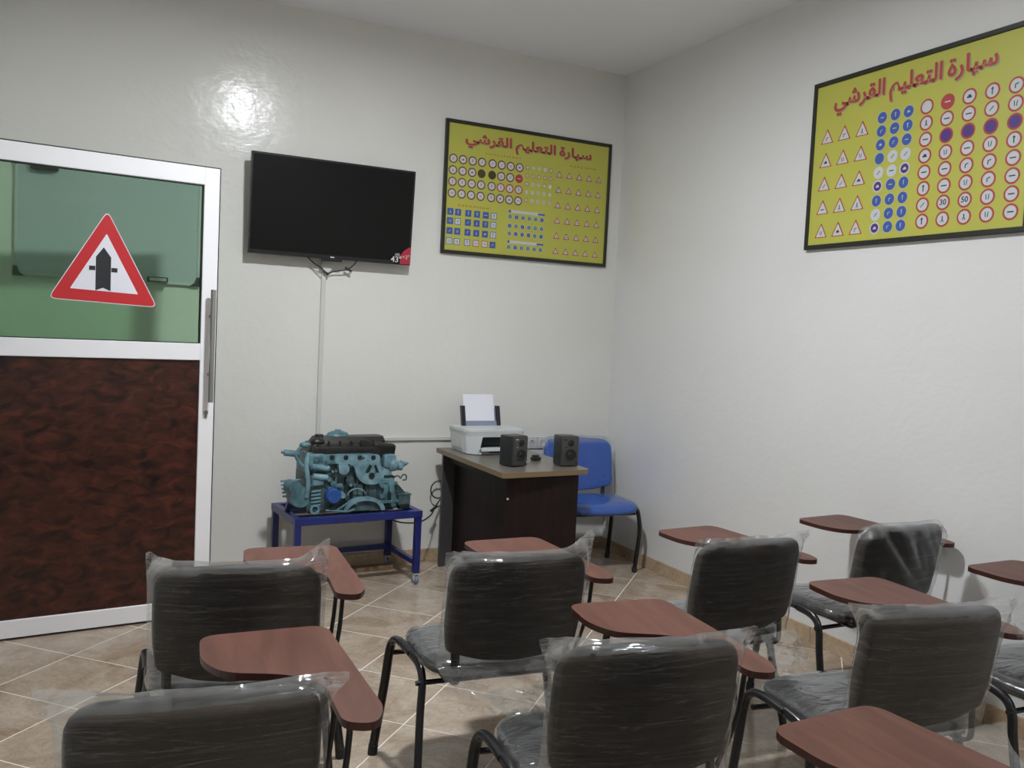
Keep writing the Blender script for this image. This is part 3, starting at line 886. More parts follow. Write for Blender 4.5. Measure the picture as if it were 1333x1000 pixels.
def make_bag(hw, seed, ears, zlo=0.44, fold=0.0, half=0.022):
    """wrap pulled over the backrest: two sheets joined at the edges, square corners stick out as ears"""
    mb = MB(); bm = mb.bm
    NU, NV = 56, 36
    m_ = 0.012
    so = Vector((seed * 7.3, seed * 3.1, 0))
    def thick(x, z):
        # distance inside the rounded back outline
        r = 0.07
        dx = hw + 0.004 - abs(x); 
        dz = BZ1 + 0.006 - z
        if dx < r and dz < r:
            d = r - math.hypot(r - dx, r - dz)
        else:
            d = min(dx, dz)
        return sstep(d / 0.026 + 0.3)
    G_ = {}
    cl = bm.verts.layers.float.new('crumple'); rl = bm.verts.layers.float.new('ridge')
    for side in (0, 1):
        for i in range(NU + 1):
            for j in range(NV + 1):
                u = -1 + 2 * i / NU; v = j / NV
                edge = (i in (0, NU)) or j == NV
                if side == 1 and edge:
                    G_[(1, i, j)] = G_[(0, i, j)]; continue
                x = u * (hw + m_); z = zlo + v * (BZ1 + m_ - zlo)
                t_ = thick(x, z)
                zc = min(z, BZ1)
                y = back_y(max(-hw, min(hw, x)), zc, hw)
                sg_ = 1 if side == 0 else -1
                n_ = noise.noise(Vector((x * 9, z * 38 + x * 5 * (1 if seed % 2 else -1), side * 5)) + so)
                n_ += 1.1 * sstep((zc - BZ1 + 0.06) / 0.05) * noise.noise(Vector((x * 26, z * 60, side * 5 + 3)) + so)
                nb = noise.noise(Vector((x * 6, z * 6, side * 3 + 9)) + so)
                off = sg_ * (half + 0.006 + 0.0028 * n_ + 0.003 * max(0, nb))
                low = sstep((0.50 - z) / 0.06)
                off += sg_ * low * 0.006 * nb
                if fold and side == 1:
                    fo = abs(noise.noise(Vector(((x + z * 0.9) * 9, (z - x) * 2.0, 0)) + so))
                    off -= fold * fo
                if edge: off = 0.001 * n_
                yy = y + off * (t_ if not edge else 1)
                # slight wander of the top and side edges
                if edge or t_ < 0.9:
                    z += 0.005 * noise.noise(Vector((x * 14, 3.3, 0)) + so) * (1 - t_ * 0.5)
                    yy += 0.006 * noise.noise(Vector((x * 22, z * 22, 7)) + so) * (1 - t_)
                for (cxs, czs), (ddx, ddy, ddz, rad) in ears.items():
                    cc = Vector((cxs * (hw + m_), 0, BZ1 + m_ if czs > 0 else zlo))
                    dd = math.hypot(x - cc.x, z - cc.z) / rad
                    k = math.exp(-dd * dd * 1.8)
                    x += ddx * k; z += ddz * k; yy += ddy * k
                    yy += 0.012 * k * noise.noise(Vector((x * 60, z * 60, 2)) + so)
                    z += 0.008 * k * noise.noise(Vector((x * 50, z * 20, 5)) + so)
                nv_ = bm.verts.new((x, yy, z)); nv_[cl] = 1.0 if edge else 1 - t_; nv_[rl] = sstep((zc - BZ1 + 0.045) / 0.035)
                G_[(side, i, j)] = nv_
    for side in (0, 1):
        for i in range(NU):
            for j in range(NV):
                bm.faces.new((G_[(side, i, j)], G_[(side, i + 1, j)], G_[(side, i + 1, j + 1)], G_[(side, i, j + 1)]))
    return mb

def seat_surface(seed, hx=0.258, y0=-0.19, y1=0.245, z0=0.405, z1=0.452, infl=0.0, wr=0.0, nx=30, ny=28):
    mb = MB(); bm = mb.bm
    so = Vector((seed * 5.1, seed * 2.7, 1))
    rows = {}
    cy, hy = (y0 + y1) / 2, (y1 - y0) / 2
    # rings from the centre of the top out, over the edge and down
    prof = [(0.0, 1.0), (0.25, 1.0), (0.5, 0.995), (0.7, 0.98), (0.84, 0.94), (0.93, 0.84), (0.98, 0.66), (1.0, 0.4), (0.99, 0.15), (0.96, 0.0)]
    n = 56
    rings = []
    for (k, h) in prof:
        if k == 0:
            rings.append([bm.verts.new((0, cy, z1 + infl))]); continue
        rg = []
        for a in range(n):
            th_ = 2 * PI * a / n
            c_, s_ = math.cos(th_), math.sin(th_)
            e = 0.38 if s_ < 0 else 0.55
            X = (hx + infl) * math.copysign(abs(c_) ** e, c_) * k
            Y = (hy + infl) * math.copysign(abs(s_) ** e, s_) * k + cy
            Z = z0 - infl * 0.5 + (z1 - z0 + infl * 1.5) * h
            if Y > cy: Z -= 0.020 * ((Y - cy) / hy) ** 3     # waterfall front
            if wr:
                q = noise.noise(Vector((X * 7, Y * 30 + X * 14, Z * 20)) + so)
                Z += wr * q * (1 if h > 0.5 else 0.4)
                X += wr * q * k * (1 if c_ > 0 else -1) * 0.5
            rg.append(bm.verts.new((X, Y, Z)))
        rings.append(rg)
    for a in range(n):
        bm.faces.new((rings[0][0], rings[1][a], rings[1][(a + 1) % n]))
    for r1, r2 in zip(rings[1:], rings[2:]):
        for a in range(n):
            bm.faces.new((r1[a], r2[a], r2[(a + 1) % n], r1[(a + 1) % n]))
    if not wr:
        bm.faces.new(rings[-1])
    return mb

def sheet(c00, c10, c01, c11, seed, amp=0.02, sag=(0, -0.03, -0.02), nu=34, nv=16, ragged=0.02):
    """crumpled loose piece of wrap between four corners (c0x top edge, c1x bottom edge)"""
    mb = MB(); bm = mb.bm
    c00, c10, c01, c11 = map(Vector, (c00, c10, c01, c11))
    so = Vector((seed * 11.3, 2.0, seed))
    g = {}
    for i in range(nu + 1):
        for j in range(nv + 1):
            u, v = i / nu, j / nv
            p = c00.lerp(c10, u).lerp(c01.lerp(c11, u), v)
            s_ = math.sin(PI * u) * (0.3 + v)
            p = p + Vector(sag) * s_
            q = Vector((u * 5, v * 1.6, 0)) + so
            p += Vector((noise.noise(q + Vector((5, 0, 0))), noise.noise(q), noise.noise(q + Vector((0, 9, 0))) * 0.5)) * amp * (0.35 + v)
            q2 = q * 4
            p += Vector((0, noise.noise(q2), noise.noise(q2 + Vector((3, 3, 0))))) * amp * 0.35 * (0.2 + v)
            if j == nv: p.z += ragged * noise.noise(Vector((u * 9, seed, 3)))
            g[(i, j)] = bm.verts.new(p)
    for i in range(nu):
        for j in range(nv):
            bm.faces.new((g[(i, j)], g[(i + 1, j)], g[(i + 1, j + 1)], g[(i, j + 1)]))
    return mb

TABLET = [(0.0, 0.335), (0.315, 0.36), (0.368, -0.175), (0.34, -0.245), (0.275, -0.225), (0.262, -0.02), (0.19, 0.045), (0.05, 0.085), (0.004, 0.17)]
TAB_R = [0.05, 0.05, 0.05, 0.05, 0.05, 0.09, 0.10, 0.09, 0.05]
TZ = 0.705

shared = {}
def chair(loc, rz, label, seed, ears, color='blk', tablet=True, group=None, fold=0.0, skirt=None, hw=0.232, fabric='blk_fabric', name='tablet_chair', cat='chair', fw=(0.345, 0.298)):
    C = thing(name, label, cat, (loc[0], loc[1], 0), rz, group)
    def part(key, nm, builder, mats, parent, smooth=True, angle=50):
        k = (key, hw, fabric, fw)
        if k in shared:
            o = bpy.data.objects.new(nm, shared[k]); return link(o, parent)
        o = builder().build(nm, mats, parent, smooth, angle)
        shared[k] = o.data
        return o
    part('back', 'backrest', lambda: slab_from_outline(MB(), rounded(back_outline(hw), [0.02, 0.03, 0.03, 0.03, 0.02, 0.05, 0.075, 0.05, 0.075, 0.05]), lambda x, z: back_y(x, z, hw), 0.020), M[fabric], C, True, 80)
    part('seat', 'seat', lambda: seat_surface(0), M[fabric], C, True, 60)
    part('pan', 'seat_pan', lambda: MB().box((0, 0.015, 0.398), (0.43, 0.37, 0.012), bev=0.005), M['blk_metal'], C)
    for s in (-1, 1):
        lf = part(('lf', s), 'leg', lambda: MB().tube([(s * fw[0], 0.185, 0.012), (s * (fw[1] + 0.012), 0.190, 0.25), (s * fw[1], 0.188, 0.36), (s * (fw[1] - 0.008), 0.168, 0.408), (s * (fw[1] - 0.018), 0.12, 0.421), (s * (fw[1] - 0.033), 0.02, 0.413)], 0.013, 10, ry=0.0165), M['blk_metal'], C)
        part(('cap', s), 'foot_cap', lambda: MB().cyl((s * fw[0], 0.185, 0.0), (s * (fw[0] - 0.003), 0.186, 0.035), 0.017, n=12), M['rubber'], lf)
        lr = part(('lr', s), 'leg', lambda: MB().tube([(s * (fw[1] - 0.033), 0.02, 0.413), (s * (fw[1] - 0.04), -0.035, 0.404), (s * (fw[1] - 0.041), -0.078, 0.385), (s * (fw[1] - 0.039), -0.10, 0.345), (s * (fw[1] - 0.03), -0.12, 0.25), (s * (fw[1] - 0.01), -0.185, 0.012)], 0.013, 10, ry=0.0165), M['blk_metal'], C)
        part(('capr', s), 'foot_cap', lambda: MB().cyl((s * (fw[1] - 0.01), -0.187, 0.0), (s * (fw[1] - 0.012), -0.178, 0.035), 0.017, n=12), M['rubber'], lr)
        part(('bb', s), 'backrest_bar', lambda: MB().tube([(s * 0.175, -0.04, 0.388), (s * 0.178, -0.15, 0.386), (s * 0.185, -0.205, 0.392), (s * 0.19, -0.218, 0.43), (s * 0.19, -0.205, 0.56)], 0.014, 8, ry=0.006), M['blk_metal'], C)
    for k, yy in enumerate((0.15, -0.10)):
        part(('cb', k), 'crossbar', lambda: MB().tube([(-fw[1] + 0.005 + 0.012 * k, yy, 0.372 - 0.012 * k), (fw[1] - 0.005 - 0.012 * k, yy, 0.372 - 0.012 * k)], 0.009, 8, smooth=False), M['blk_metal'], C)
    if tablet:
        tb = part('tab', 'writing_tablet', lambda: MB().prism(rounded(TABLET, TAB_R, 6), 0.017, lambda a, b, c: (a, b, TZ - 0.017 + c), edge_mat=1), [M['tablet'], M['tablet_edge']], C, False)
        part('tabb', 'tablet_bracket', lambda: MB().box((0.305, -0.03, TZ - 0.021), (0.04, 0.30, 0.006)).box((0.19, 0.16, TZ - 0.021), (0.24, 0.035, 0.006)), M['blk_metal'], C, False)
        part('rod1', 'tablet_rod', lambda: MB().tube([(0.30, -0.165, TZ - 0.022), (0.292, -0.15, 0.55), (0.268, -0.09, 0.372)], 0.007, 8), M['blk_metal'], C)
        part('rod2', 'tablet_rod', lambda: MB().tube([(0.30, 0.03, TZ - 0.022), (0.292, 0.04, 0.55), (0.278, 0.06, 0.405)], 0.007, 8), M['blk_metal'], C)
    film = M['film_blue'] if color == 'blu' else M['film_back']
    make_bag(hw, seed, ears, fold=fold).build('backrest_wrap', film, C, True, 75)
    seat_surface(seed, infl=0.006, wr=0.0045).build('seat_wrap', M['film_blue'] if color == 'blu' else M['film_seat'], C, True, 80)
    for a in (skirt or []):
        sheet(*a).build('loose_wrap', M['film_loose'], C, True, 80)
    return C

# ears: {(side, top): (dx, dy, dz, radius)} seen from behind, -1 = left
TLk, TRk = (-1, 1), (1, 1)
grp = 'wrapped tablet chairs in rows'
def low(seed, dz=0.0, right=0.0, left=0.0, b=0.30):
    return ((-0.22 - left, -0.245, 0.455), (0.22 + right, -0.245, 0.455), (-0.26 - left, -0.30, b + 0.03), (0.24 + right, -0.31, b), seed, 0.03)
chair((-2.899, -2.473), -0.183, 'black tablet chair in wrap with tall film ear, left end of front row', 1,
      {TLk: (-0.004, 0, 0.022, 0.07), TRk: (0.004, -0.01, 0.055, 0.075)}, group=grp, skirt=[low(1, b=0.35)])
chair((-3.121, -3.319), -0.119, 'nearest black tablet chair at the bottom left corner, back only', 2,
      {TLk: (-0.035, 0, 0.012, 0.06), TRk: (0.035, 0, -0.004, 0.06)}, group=grp, skirt=[low(2)])
chair((-2.087, -2.581), -0.081, 'black tablet chair in front of the desk with wrap hanging below', 3,
      {TLk: (-0.006, 0, 0.002, 0.08), TRk: (0.012, 0, 0.055, 0.075)}, group=grp,
      skirt=[((-0.25, -0.225, 0.455), (0.25, -0.235, 0.47), (-0.17, -0.33, 0.35), (0.36, -0.42, 0.42), 3, 0.045), ((-0.12, -0.28, 0.38), (0.30, -0.32, 0.46), (-0.02, -0.42, 0.27), (0.26, -0.47, 0.30), 13, 0.05)])
chair((-2.117, -3.370), -0.188, 'near black tablet chair in the middle of the second row', 4,
      {TLk: (-0.030, 0, -0.004, 0.07), TRk: (0.028, 0, 0.004, 0.075)}, group=grp, skirt=[low(4, right=0.05)])
chair((-1.202, -2.612), -0.011, 'black tablet chair third in the front row, beside the right wall chair', 5,
      {TLk: (0, 0, -0.004, 0.06), TRk: (0.035, 0, 0.0, 0.06)}, group=grp, skirt=[low(5, right=0.02, b=0.36)])
chair((-0.385, -2.575), -0.005, 'black tablet chair nearest the right wall, wrap hanging in loose folds', 6,
      {TLk: (0.008, 0, -0.02, 0.08), TRk: (-0.008, 0, -0.012, 0.08)}, group=grp, fold=0.035)
chair((-1.201, -3.400), -0.160, 'large black tablet chair in the right foreground', 7,
      {TLk: (-0.055, -0.01, 0.010, 0.06), TRk: (0.045, 0, 0.006, 0.10)}, group=grp,
      skirt=[low(7, right=0.06, b=0.33), ((0.18, -0.26, 0.80), (0.44, -0.24, 0.83), (0.24, -0.27, 0.72), (0.40, -0.26, 0.78), 17, 0.02)])
chair((-2.075, -4.235), -0.03, 'tablet chair at the bottom edge, only its writing board in view', 8,
      {TRk: (0.03, 0, 0.02, 0.06)}, group=grp)
chair((-0.385, -3.42), -0.06, 'tablet chair at the right edge by the wall, mostly out of view', 9,
      {TRk: (0.03, 0, 0.01, 0.06)}, group=grp)
chair((-0.365, -0.43), PI - 0.08, 'blue padded chair in clear wrap in the room corner behind the desk', 10,
      {TLk: (0.0, 0, -0.01, 0.06), TRk: (0.0, 0, -0.01, 0.06)}, color='blu', tablet=False, hw=0.25, fabric='blu_fabric', name='visitor_chair', fw=(0.238, 0.246))

# ------------------------------------------------------------------ desk
dk = thing('desk', 'dark wood desk with grey top standing against the back wall', 'desk', (-1.335, -0.11, 0))
tp = rounded([(0, 0), (0, -0.985), (0.57, -0.94), (0.57, 0)], [0.01, 0.03, 0.05, 0.01])
MB().prism(tp, 0.028, lambda a, b, c: (a, b, 0.722 + c), edge_mat=1).build('desk_top', [M['desk_top'], M['desk_edge']], dk)
MB().box((0.265, -0.045, 0.361), (0.47, 0.022, 0.72)).build('end_panel', M['desk_leg'], dk)
MB().box((0.275, -0.915, 0.361), (0.45, 0.022, 0.72)).build('end_panel', M['desk_side'], dk)
MB().box((0.12, -0.48, 0.40), (0.018, 0.85, 0.62)).build('modesty_panel', M['desk_side'], dk)
MB().box((0.075, -0.48, 0.695), (0.02, 0.84, 0.05)).build('apron', M['desk_side'], dk)
MB().cyl((0.06, -0.927, 0.60), (0.06, -0.931, 0.60), 0.006, n=10).build('screw_cap', M['lightgrey'], dk)

# printer
pr = thing('printer', 'white inkjet printer loaded with paper on the grey desk', 'printer', (-1.065, -0.30, 0.750), 0.02)
def loft(mb, lower, upper):
    A = [mb.bm.verts.new(p) for p in lower]; B = [mb.bm.verts.new(p) for p in upper]
    n = len(A)
    for i in range(n):
        f = mb.bm.faces.new((A[i], A[(i + 1) % n], B[(i + 1) % n], B[i])); f.material_index = mb.mi
    f = mb.bm.faces.new(A[::-1]); f.material_index = mb.mi
    f = mb.bm.faces.new(B); f.material_index = mb.mi
# body as a shell with an opening in front
o2 = rounded([(-0.20, 0.13), (-0.195, -0.10), (-0.15, -0.145), (0.17, -0.145), (0.185, 0.13)], [0.02, 0.05, 0.05, 0.03, 0.02], 4)
o3 = [(p[0] * 1.08, p[1] * 1.04) for p in o2]
pb = MB()
loft(pb, [(p[0] * 0.95, p[1], 0.004) for p in o2], [(p[0], p[1] + 0.04 if p[1] < 0 else p[1], 0.035) for p in o2])
loft(pb, [(p[0], max(p[1], -0.05), 0.03) for p in o2], [(p[0] * 1.05, max(p[1], -0.05), 0.125) for p in o2])
loft(pb, [(p[0] * 1.03, p[1], 0.108) for p in o2], [(p[0], p[1], 0.140) for p in o3])
loft(pb, [(x, y, 0.004) for x, y in ((-0.192, -0.04), (-0.188, -0.10), (-0.145, -0.143), (-0.128, -0.144), (-0.128, -0.04))],
     [(x, y, 0.112) for x, y in ((-0.205, -0.04), (-0.20, -0.10), (-0.155, -0.146), (-0.108, -0.149), (-0.108, -0.04))])
loft(pb, [(x, y, 0.004) for x, y in ((0.125, -0.04), (0.125, -0.144), (0.165, -0.144), (0.18, -0.04))],
     [(x, y, 0.112) for x, y in ((0.125, -0.04), (0.125, -0.148), (0.175, -0.148), (0.19, -0.04))])
pb.build('printer_body', M['printer'], pr, True, 30)
MB().prism(rounded([(p[0] * 0.99, p[1] * 0.99) for p in o3], 0), 0.012, lambda a, b, c: (a, b, 0.1405 + c)).build('scanner_lid', M['printer'], pr)
MB().box((0.005, -0.054, 0.073), (0.25, 0.006, 0.07)).build('output_slot', M['printer_dark'], pr)
MB().box((0.0, -0.128, 0.036), (0.24, 0.085, 0.006), bev=0.001).box((-0.03, -0.172, 0.034), (0.19, 0.012, 0.018), bev=0.003).build('output_tray', M['printer'], pr)
MB().box((0.035, -0.10, 0.012), (0.18, 0.075, 0.016)).build('base_recess', M['printer_dark'], pr)
lean = math.radians(-14)
def rp(x, h, t_=0.0):
    return (x, 0.085 - h * math.sin(lean) * 1.0 - t_, 0.140 + h)
def rb(x0, x1, h0, h1, t0, t1):
    mb = MB()
    vs = [mb.bm.verts.new(rp(a, b, c)) for c in (t0, t1) for a, b in ((x0, h0), (x1, h0), (x1, h1), (x0, h1))]
    for f in ((0, 1, 2, 3), (4, 5, 6, 7), (0, 1, 5, 4), (1, 2, 6, 5), (2, 3, 7, 6), (3, 0, 4, 7)):
        mb.bm.faces.new([vs[k] for k in f])
    return mb
rb(-0.145, -0.122, 0.0, 0.135, -0.012, 0.016).build('side_guide', M['printer_dark'], pr)
rb(0.098, 0.121, 0.0, 0.135, -0.012, 0.016).build('side_guide', M['printer_dark'], pr)
rb(-0.12, 0.10, 0.0, 0.12, -0.012, -0.006).build('paper_support', M['printer_grey'], pr)
rb(-0.115, 0.095, 0.0, 0.042, 0.004, 0.010).build('feed_flap', M['printer_grey'], pr)
rb(-0.128, 0.085, 0.002, 0.205, -0.004, 0.002).build('paper_stack', M['paper'], pr)

def speaker(loc, rz, label):
    sp = thing('desk_speaker', label, 'speaker', loc, rz, 'pair of desk speakers')
    MB().box((0, 0.045, 0.088), (0.115, 0.11, 0.172), bev=0.010, seg=3).build('cabinet', M['speaker'], sp, True)
    MB().box((0, -0.0115, 0.088), (0.105, 0.006, 0.162), bev=0.0028).build('front_baffle', M['speaker_front'], sp, True)
    for nm, z, r in (('woofer', 0.068, 0.034), ('tweeter', 0.135, 0.018)):
        cn = MB().cyl((0.004, -0.0145, z), (0.004, -0.0155, z), r * 0.92, r * 0.9, 24).ball((0.004, -0.0165, z), r * 0.42, (1, 0.25, 1)).build(nm, M['cone'], sp, True)
        MB().ring((0.004, -0.0145, z), (0, -1, 0), r, r * 0.88, 0.004, 24).build('trim_ring', M['speaker'], cn, True)
    MB().cyl((0.042, -0.0145, 0.028), (0.042, -0.022, 0.028), 0.006, n=12).box((-0.03, -0.0145, 0.155), (0.02, 0.002, 0.005)).cyl((-0.028, -0.0145, 0.112), (-0.028, -0.017, 0.112), 0.004, n=8).build('controls', M['chrome'], sp)
speaker((-1.148, -0.895, 0.750), 0.28, 'black two way desk speaker next to the printer, left one')
speaker((-0.845, -0.930, 0.750), -0.12, 'black two way desk speaker on the desk corner in front of blue chair')
ms = MB().box((0, 0, 0.012), (0.055, 0.04, 0.022), (0, 0, 0.3), 0.006).box((-0.002, 0.0, 0.028), (0.038, 0.028, 0.014), (0, 0, 0.3), 0.005).build('cable_adapter', M['speaker'], None, True)
ms.location = (-0.935, -0.70, 0.750)
tag(ms, 'small dark adapter lying on the desk between the speakers', 'adapter')

# cables
cb = MB().tube([(-1.70, -0.30, 0.36), (-1.62, -0.33, 0.335), (-1.50, -0.30, 0.325), (-1.38, -0.18, 0.335), (-1.32, -0.10, 0.37), (-1.27, -0.06, 0.41)], 0.0045, 8).box((-1.335, -0.115, 0.362), (0.06, 0.014, 0.014), (0, -0.45, 0.4), 0.004).build('power_cable', M['cable'], None, True)
tag(cb, 'black cable running from under the engine stand towards the desk', 'cable')
lp = []
for k in range(15):
    a = 2 * PI * k / 14
    lp.append((-1.283 + 0.052 * math.cos(a + 1.2), -0.05 - 0.003 * k / 14, 0.47 + 0.055 * math.sin(a + 1.2)))
lp = [(-1.20, -0.085, 0.60), (-1.235, -0.07, 0.535)] + lp[1:] + [(-1.20, -0.085, 0.40)]
cb2 = MB().tube([(p[0], min(p[1], -0.02), p[2]) for p in lp], 0.0045, 8).build('coiled_cable', M['cable'], None, True)
tag(cb2, 'black cable loop hanging at the left rear side of the desk', 'cable')

# ------------------------------------------------------------------ engine stand
TS = thing('engine_stand', 'navy blue welded steel stand on castors carrying the engine', 'stand', (-1.945, -0.285, 0), math.radians(4.5))
hx, hy, tz = 0.378, 0.215, 0.436
for nm, c, s in (('frame_rail', (0, -hy, tz - 0.02), (2 * hx, 0.04, 0.04)), ('frame_rail', (0, hy, tz - 0.02), (2 * hx, 0.04, 0.04)),
                 ('frame_rail', (-hx + 0.02, 0, tz - 0.02), (0.04, 2 * hy - 0.04, 0.04)), ('frame_rail', (hx - 0.02, 0, tz - 0.02), (0.04, 2 * hy - 0.04, 0.04)),
                 ('lower_rail', (0, hy - 0.002, 0.125), (2 * hx - 0.06, 0.03, 0.03)), ('lower_rail', (-hx + 0.02, 0, 0.125), (0.03, 2 * hy - 0.04, 0.03)), ('lower_rail', (hx - 0.02, 0, 0.125), (0.03, 2 * hy - 0.04, 0.03))):
    MB().box(c, s, bev=0.002, seg=1).build(nm, M['navy'], TS)
MB().box((0, -0.07, tz - 0.03), (2 * hx - 0.06, 0.03, 0.02)).build('support_bar', M['navy'], TS)
MB().box((0, 0.10, tz - 0.03), (2 * hx - 0.06, 0.03, 0.02)).build('support_bar', M['navy'], TS)
MB().box((-0.345, -0.02, tz + 0.055), (0.028, 0.03, 0.15), (0, 0.28, 0), 0.002).box((-0.325, 0.03, tz + 0.10), (0.05, 0.12, 0.012)).build('engine_mount', M['navy'], TS)
for sx in (-1, 1):
    for sy in (-1, 1):
        lg = MB().box((sx * (hx - 0.02), sy * (hy - 0.002), (tz + 0.065) / 2), (0.036, 0.036, tz - 0.065 - 0.002), bev=0.002, seg=1).build('leg', M['navy'], TS)
        ct = MB().box((0, 0, 0.06), (0.03, 0.03, 0.008)).box((0.013, 0, 0.04), (0.004, 0.022, 0.04)).box((-0.013, 0, 0.04), (0.004, 0.022, 0.04)).build('castor_fork', M['lightgrey'], lg)
        ct.location = (sx * (hx - 0.02), sy * (hy - 0.002), 0)
        wh = MB().cyl((-0.010, 0, 0.024), (0.010, 0, 0.024), 0.024, n=18).build('castor_wheel', M['printer_grey'], lg, True)
        wh.location = (sx * (hx - 0.02), sy * (hy - 0.002), 0)
pl = MB().box((0, 0, 0), (0.36, 0.07, 0.025), (0, 0, 0.05), 0.003).build('wooden_plank', M['carton'])
pl.location = (-1.78, -0.12, 0.0135)
tag(pl, 'short brown wooden plank on the floor under the engine stand', 'plank')

# ------------------------------------------------------------------ engine
EG = thing('engine', 'teal painted four cylinder car engine with black valve cover on stand', 'engine', (-1.965, -0.285, tz), math.radians(4.5))
yF = -0.13
er_ = random.Random(11)
eb = MB()
eb.box((-0.01, 0.0, 0.115), (0.50, 0.22, 0.225), bev=0.012)
eb.box((-0.20, -0.07, 0.10), (0.14, 0.14, 0.18), bev=0.015)
eb.box((0.20, -0.05, 0.10), (0.13, 0.14, 0.19), bev=0.015)
eb.box((0.02, 0.0, 0.015), (0.54, 0.25, 0.03), bev=0.005)
for k in range(5):
    eb.box((-0.10 + k * 0.065, yF + 0.015, 0.13), (0.014, 0.03, 0.13), bev=0.004)
eb.build('engine_block', M['teal_d'], EG, True, 35)
hdm = MB().box((-0.01, 0.0, 0.275), (0.50, 0.21, 0.115), bev=0.012)
hdm.box((-0.07, yF + 0.005, 0.305), (0.36, 0.05, 0.055), bev=0.008)
hdm.box((0.21, -0.06, 0.275), (0.10, 0.11, 0.10), bev=0.02)
hdm.box((-0.23, -0.05, 0.29), (0.07, 0.13, 0.10), bev=0.018)
hdm.build('cylinder_head', M['teal'], EG, True, 35)
vc = MB()
loft(vc, [(x, y, 0.335) for x, y in rounded([(-0.25, -0.10), (0.26, -0.10), (0.26, 0.09), (-0.25, 0.09)], 0.03)], [(x, y, 0.385) for x, y in rounded([(-0.225, -0.085), (0.235, -0.085), (0.235, 0.075), (-0.225, 0.075)], 0.03)])
loft(vc, [(x, y, 0.384) for x, y in rounded([(-0.215, -0.075), (0.225, -0.075), (0.225, 0.065), (-0.215, 0.065)], 0.03)], [(x, y, 0.418) for x, y in rounded([(-0.195, -0.055), (0.215, -0.055), (0.215, 0.05), (-0.195, 0.05)], 0.03)])
vc.box((0.19, -0.10, 0.345), (0.14, 0.06, 0.085), (0.1, 0.12, 0), 0.022, 3)
vc.box((0.11, -0.095, 0.375), (0.12, 0.04, 0.045), (0, 0.25, 0), 0.015, 3)
vc.box((-0.03, -0.105, 0.352), (0.40, 0.04, 0.04), (0, 0.02, 0), 0.01)
vc.cyl((-0.17, -0.02, 0.41), (-0.17, -0.02, 0.432), 0.028, 0.024, 14)
vc.ball((-0.19, -0.06, 0.395), 0.035, (1.2, 0.9, 0.7))
for k in range(7):
    vc.cyl((-0.2 + k * 0.066, -0.09, 0.375), (-0.2 + k * 0.066, -0.09, 0.40), 0.007, n=8)
vc.build('valve_cover', M['eng_black'], EG, True, 35)
MB().ball((-0.045, 0.02, 0.418), 0.06, (1.15, 0.8, 0.5)).cyl((-0.045, 0.02, 0.43), (-0.045, 0.02, 0.452), 0.022, 0.018, 14).build('filler_housing', M['teal'], EG, True)
# row of ports under the cover
for k in range(4):
    pt = MB().cyl((-0.135 + k * 0.082, yF - 0.022, 0.318 - k * 0.003), (-0.135 + k * 0.082, yF - 0.026, 0.318 - k * 0.003), 0.0135, n=14).build('port_hole', M['hole'], EG)
# light teal front casting
cast = [(-0.115, 0.335), (0.155, 0.325), (0.15, 0.28), (0.185, 0.20), (0.17, 0.165), (0.12, 0.15), (0.06, 0.158), (0.015, 0.20), (0.0, 0.265), (-0.06, 0.285), (-0.115, 0.275)]
MB().prism(rounded(cast, 0.03, 4), 0.03, lambda a, b, c: (a, yF + 0.008 - c, b)).build('front_casting', M['teal_l'], EG, True, 30)
MB().cyl((0.105, yF - 0.022, 0.205), (0.105, yF - 0.027, 0.205), 0.018, n=16).build('port_hole', M['hole'], EG)
MB().prism([(0.065, 0.225), (0.088, 0.225), (0.105, 0.262), (0.09, 0.27)], 0.004, lambda a, b, c: (a, yF - 0.0222 - c, b)).prism([(0.13, 0.225), (0.15, 0.22), (0.128, 0.268), (0.118, 0.262)], 0.004, lambda a, b, c: (a, yF - 0.0222 - c, b)).build('casting_slots', M['hole'], EG)
cast2 = [(-0.10, 0.285), (-0.04, 0.28), (-0.03, 0.24), (-0.055, 0.215), (-0.09, 0.225)]
MB().prism(rounded(cast2, 0.015, 3), 0.035, lambda a, b, c: (a, yF + 0.004 - c, b)).build('small_casting', M['teal_l'], EG, True, 30)
# left hand housing with pipes
lh = MB().box((-0.215, yF + 0.01, 0.30), (0.09, 0.06, 0.075), bev=0.014, seg=3)
lh.cyl((-0.25, yF - 0.02, 0.27), (-0.15, yF - 0.02, 0.255), 0.016, n=12).cyl((-0.24, yF - 0.02, 0.215), (-0.16, yF - 0.03, 0.205), 0.018, n=12)
lh.box((-0.21, yF, 0.19), (0.07, 0.06, 0.06), bev=0.014, seg=3)
lh.tube([(-0.26, yF + 0.01, 0.34), (-0.275, yF - 0.01, 0.27), (-0.265, yF - 0.02, 0.18), (-0.27, yF - 0.01, 0.10)], 0.014, 10)
lh.build('thermostat_housing', M['teal_l'], EG, True, 35)
MB().cyl((-0.39, yF + 0.03, 0.345), (-0.31, yF + 0.02, 0.335), 0.018, n=12).cyl((-0.405, yF + 0.03, 0.347), (-0.385, yF + 0.03, 0.345), 0.008, n=10).tube([(-0.30, yF + 0.02, 0.375), (-0.33, yF + 0.01, 0.33), (-0.29, yF, 0.27), (-0.25, yF, 0.30)], 0.010, 8).build('water_outlet', M['teal'], EG, True)
MB().ball((-0.275, yF + 0.03, 0.385), 0.028, (1.2, 0.8, 0.6)).build('hose_stub', M['teal'], EG, True)
MB().cyl((-0.145, yF - 0.005, 0.195), (-0.145, yF - 0.03, 0.195), 0.014, n=12).cyl((-0.125, yF - 0.005, 0.17), (-0.125, yF - 0.034, 0.17), 0.016, n=12).box((-0.11, yF - 0.015, 0.15), (0.09, 0.03, 0.02), (0, -0.2, 0), 0.005).build('sensor_cluster', M['teal'], EG, True)
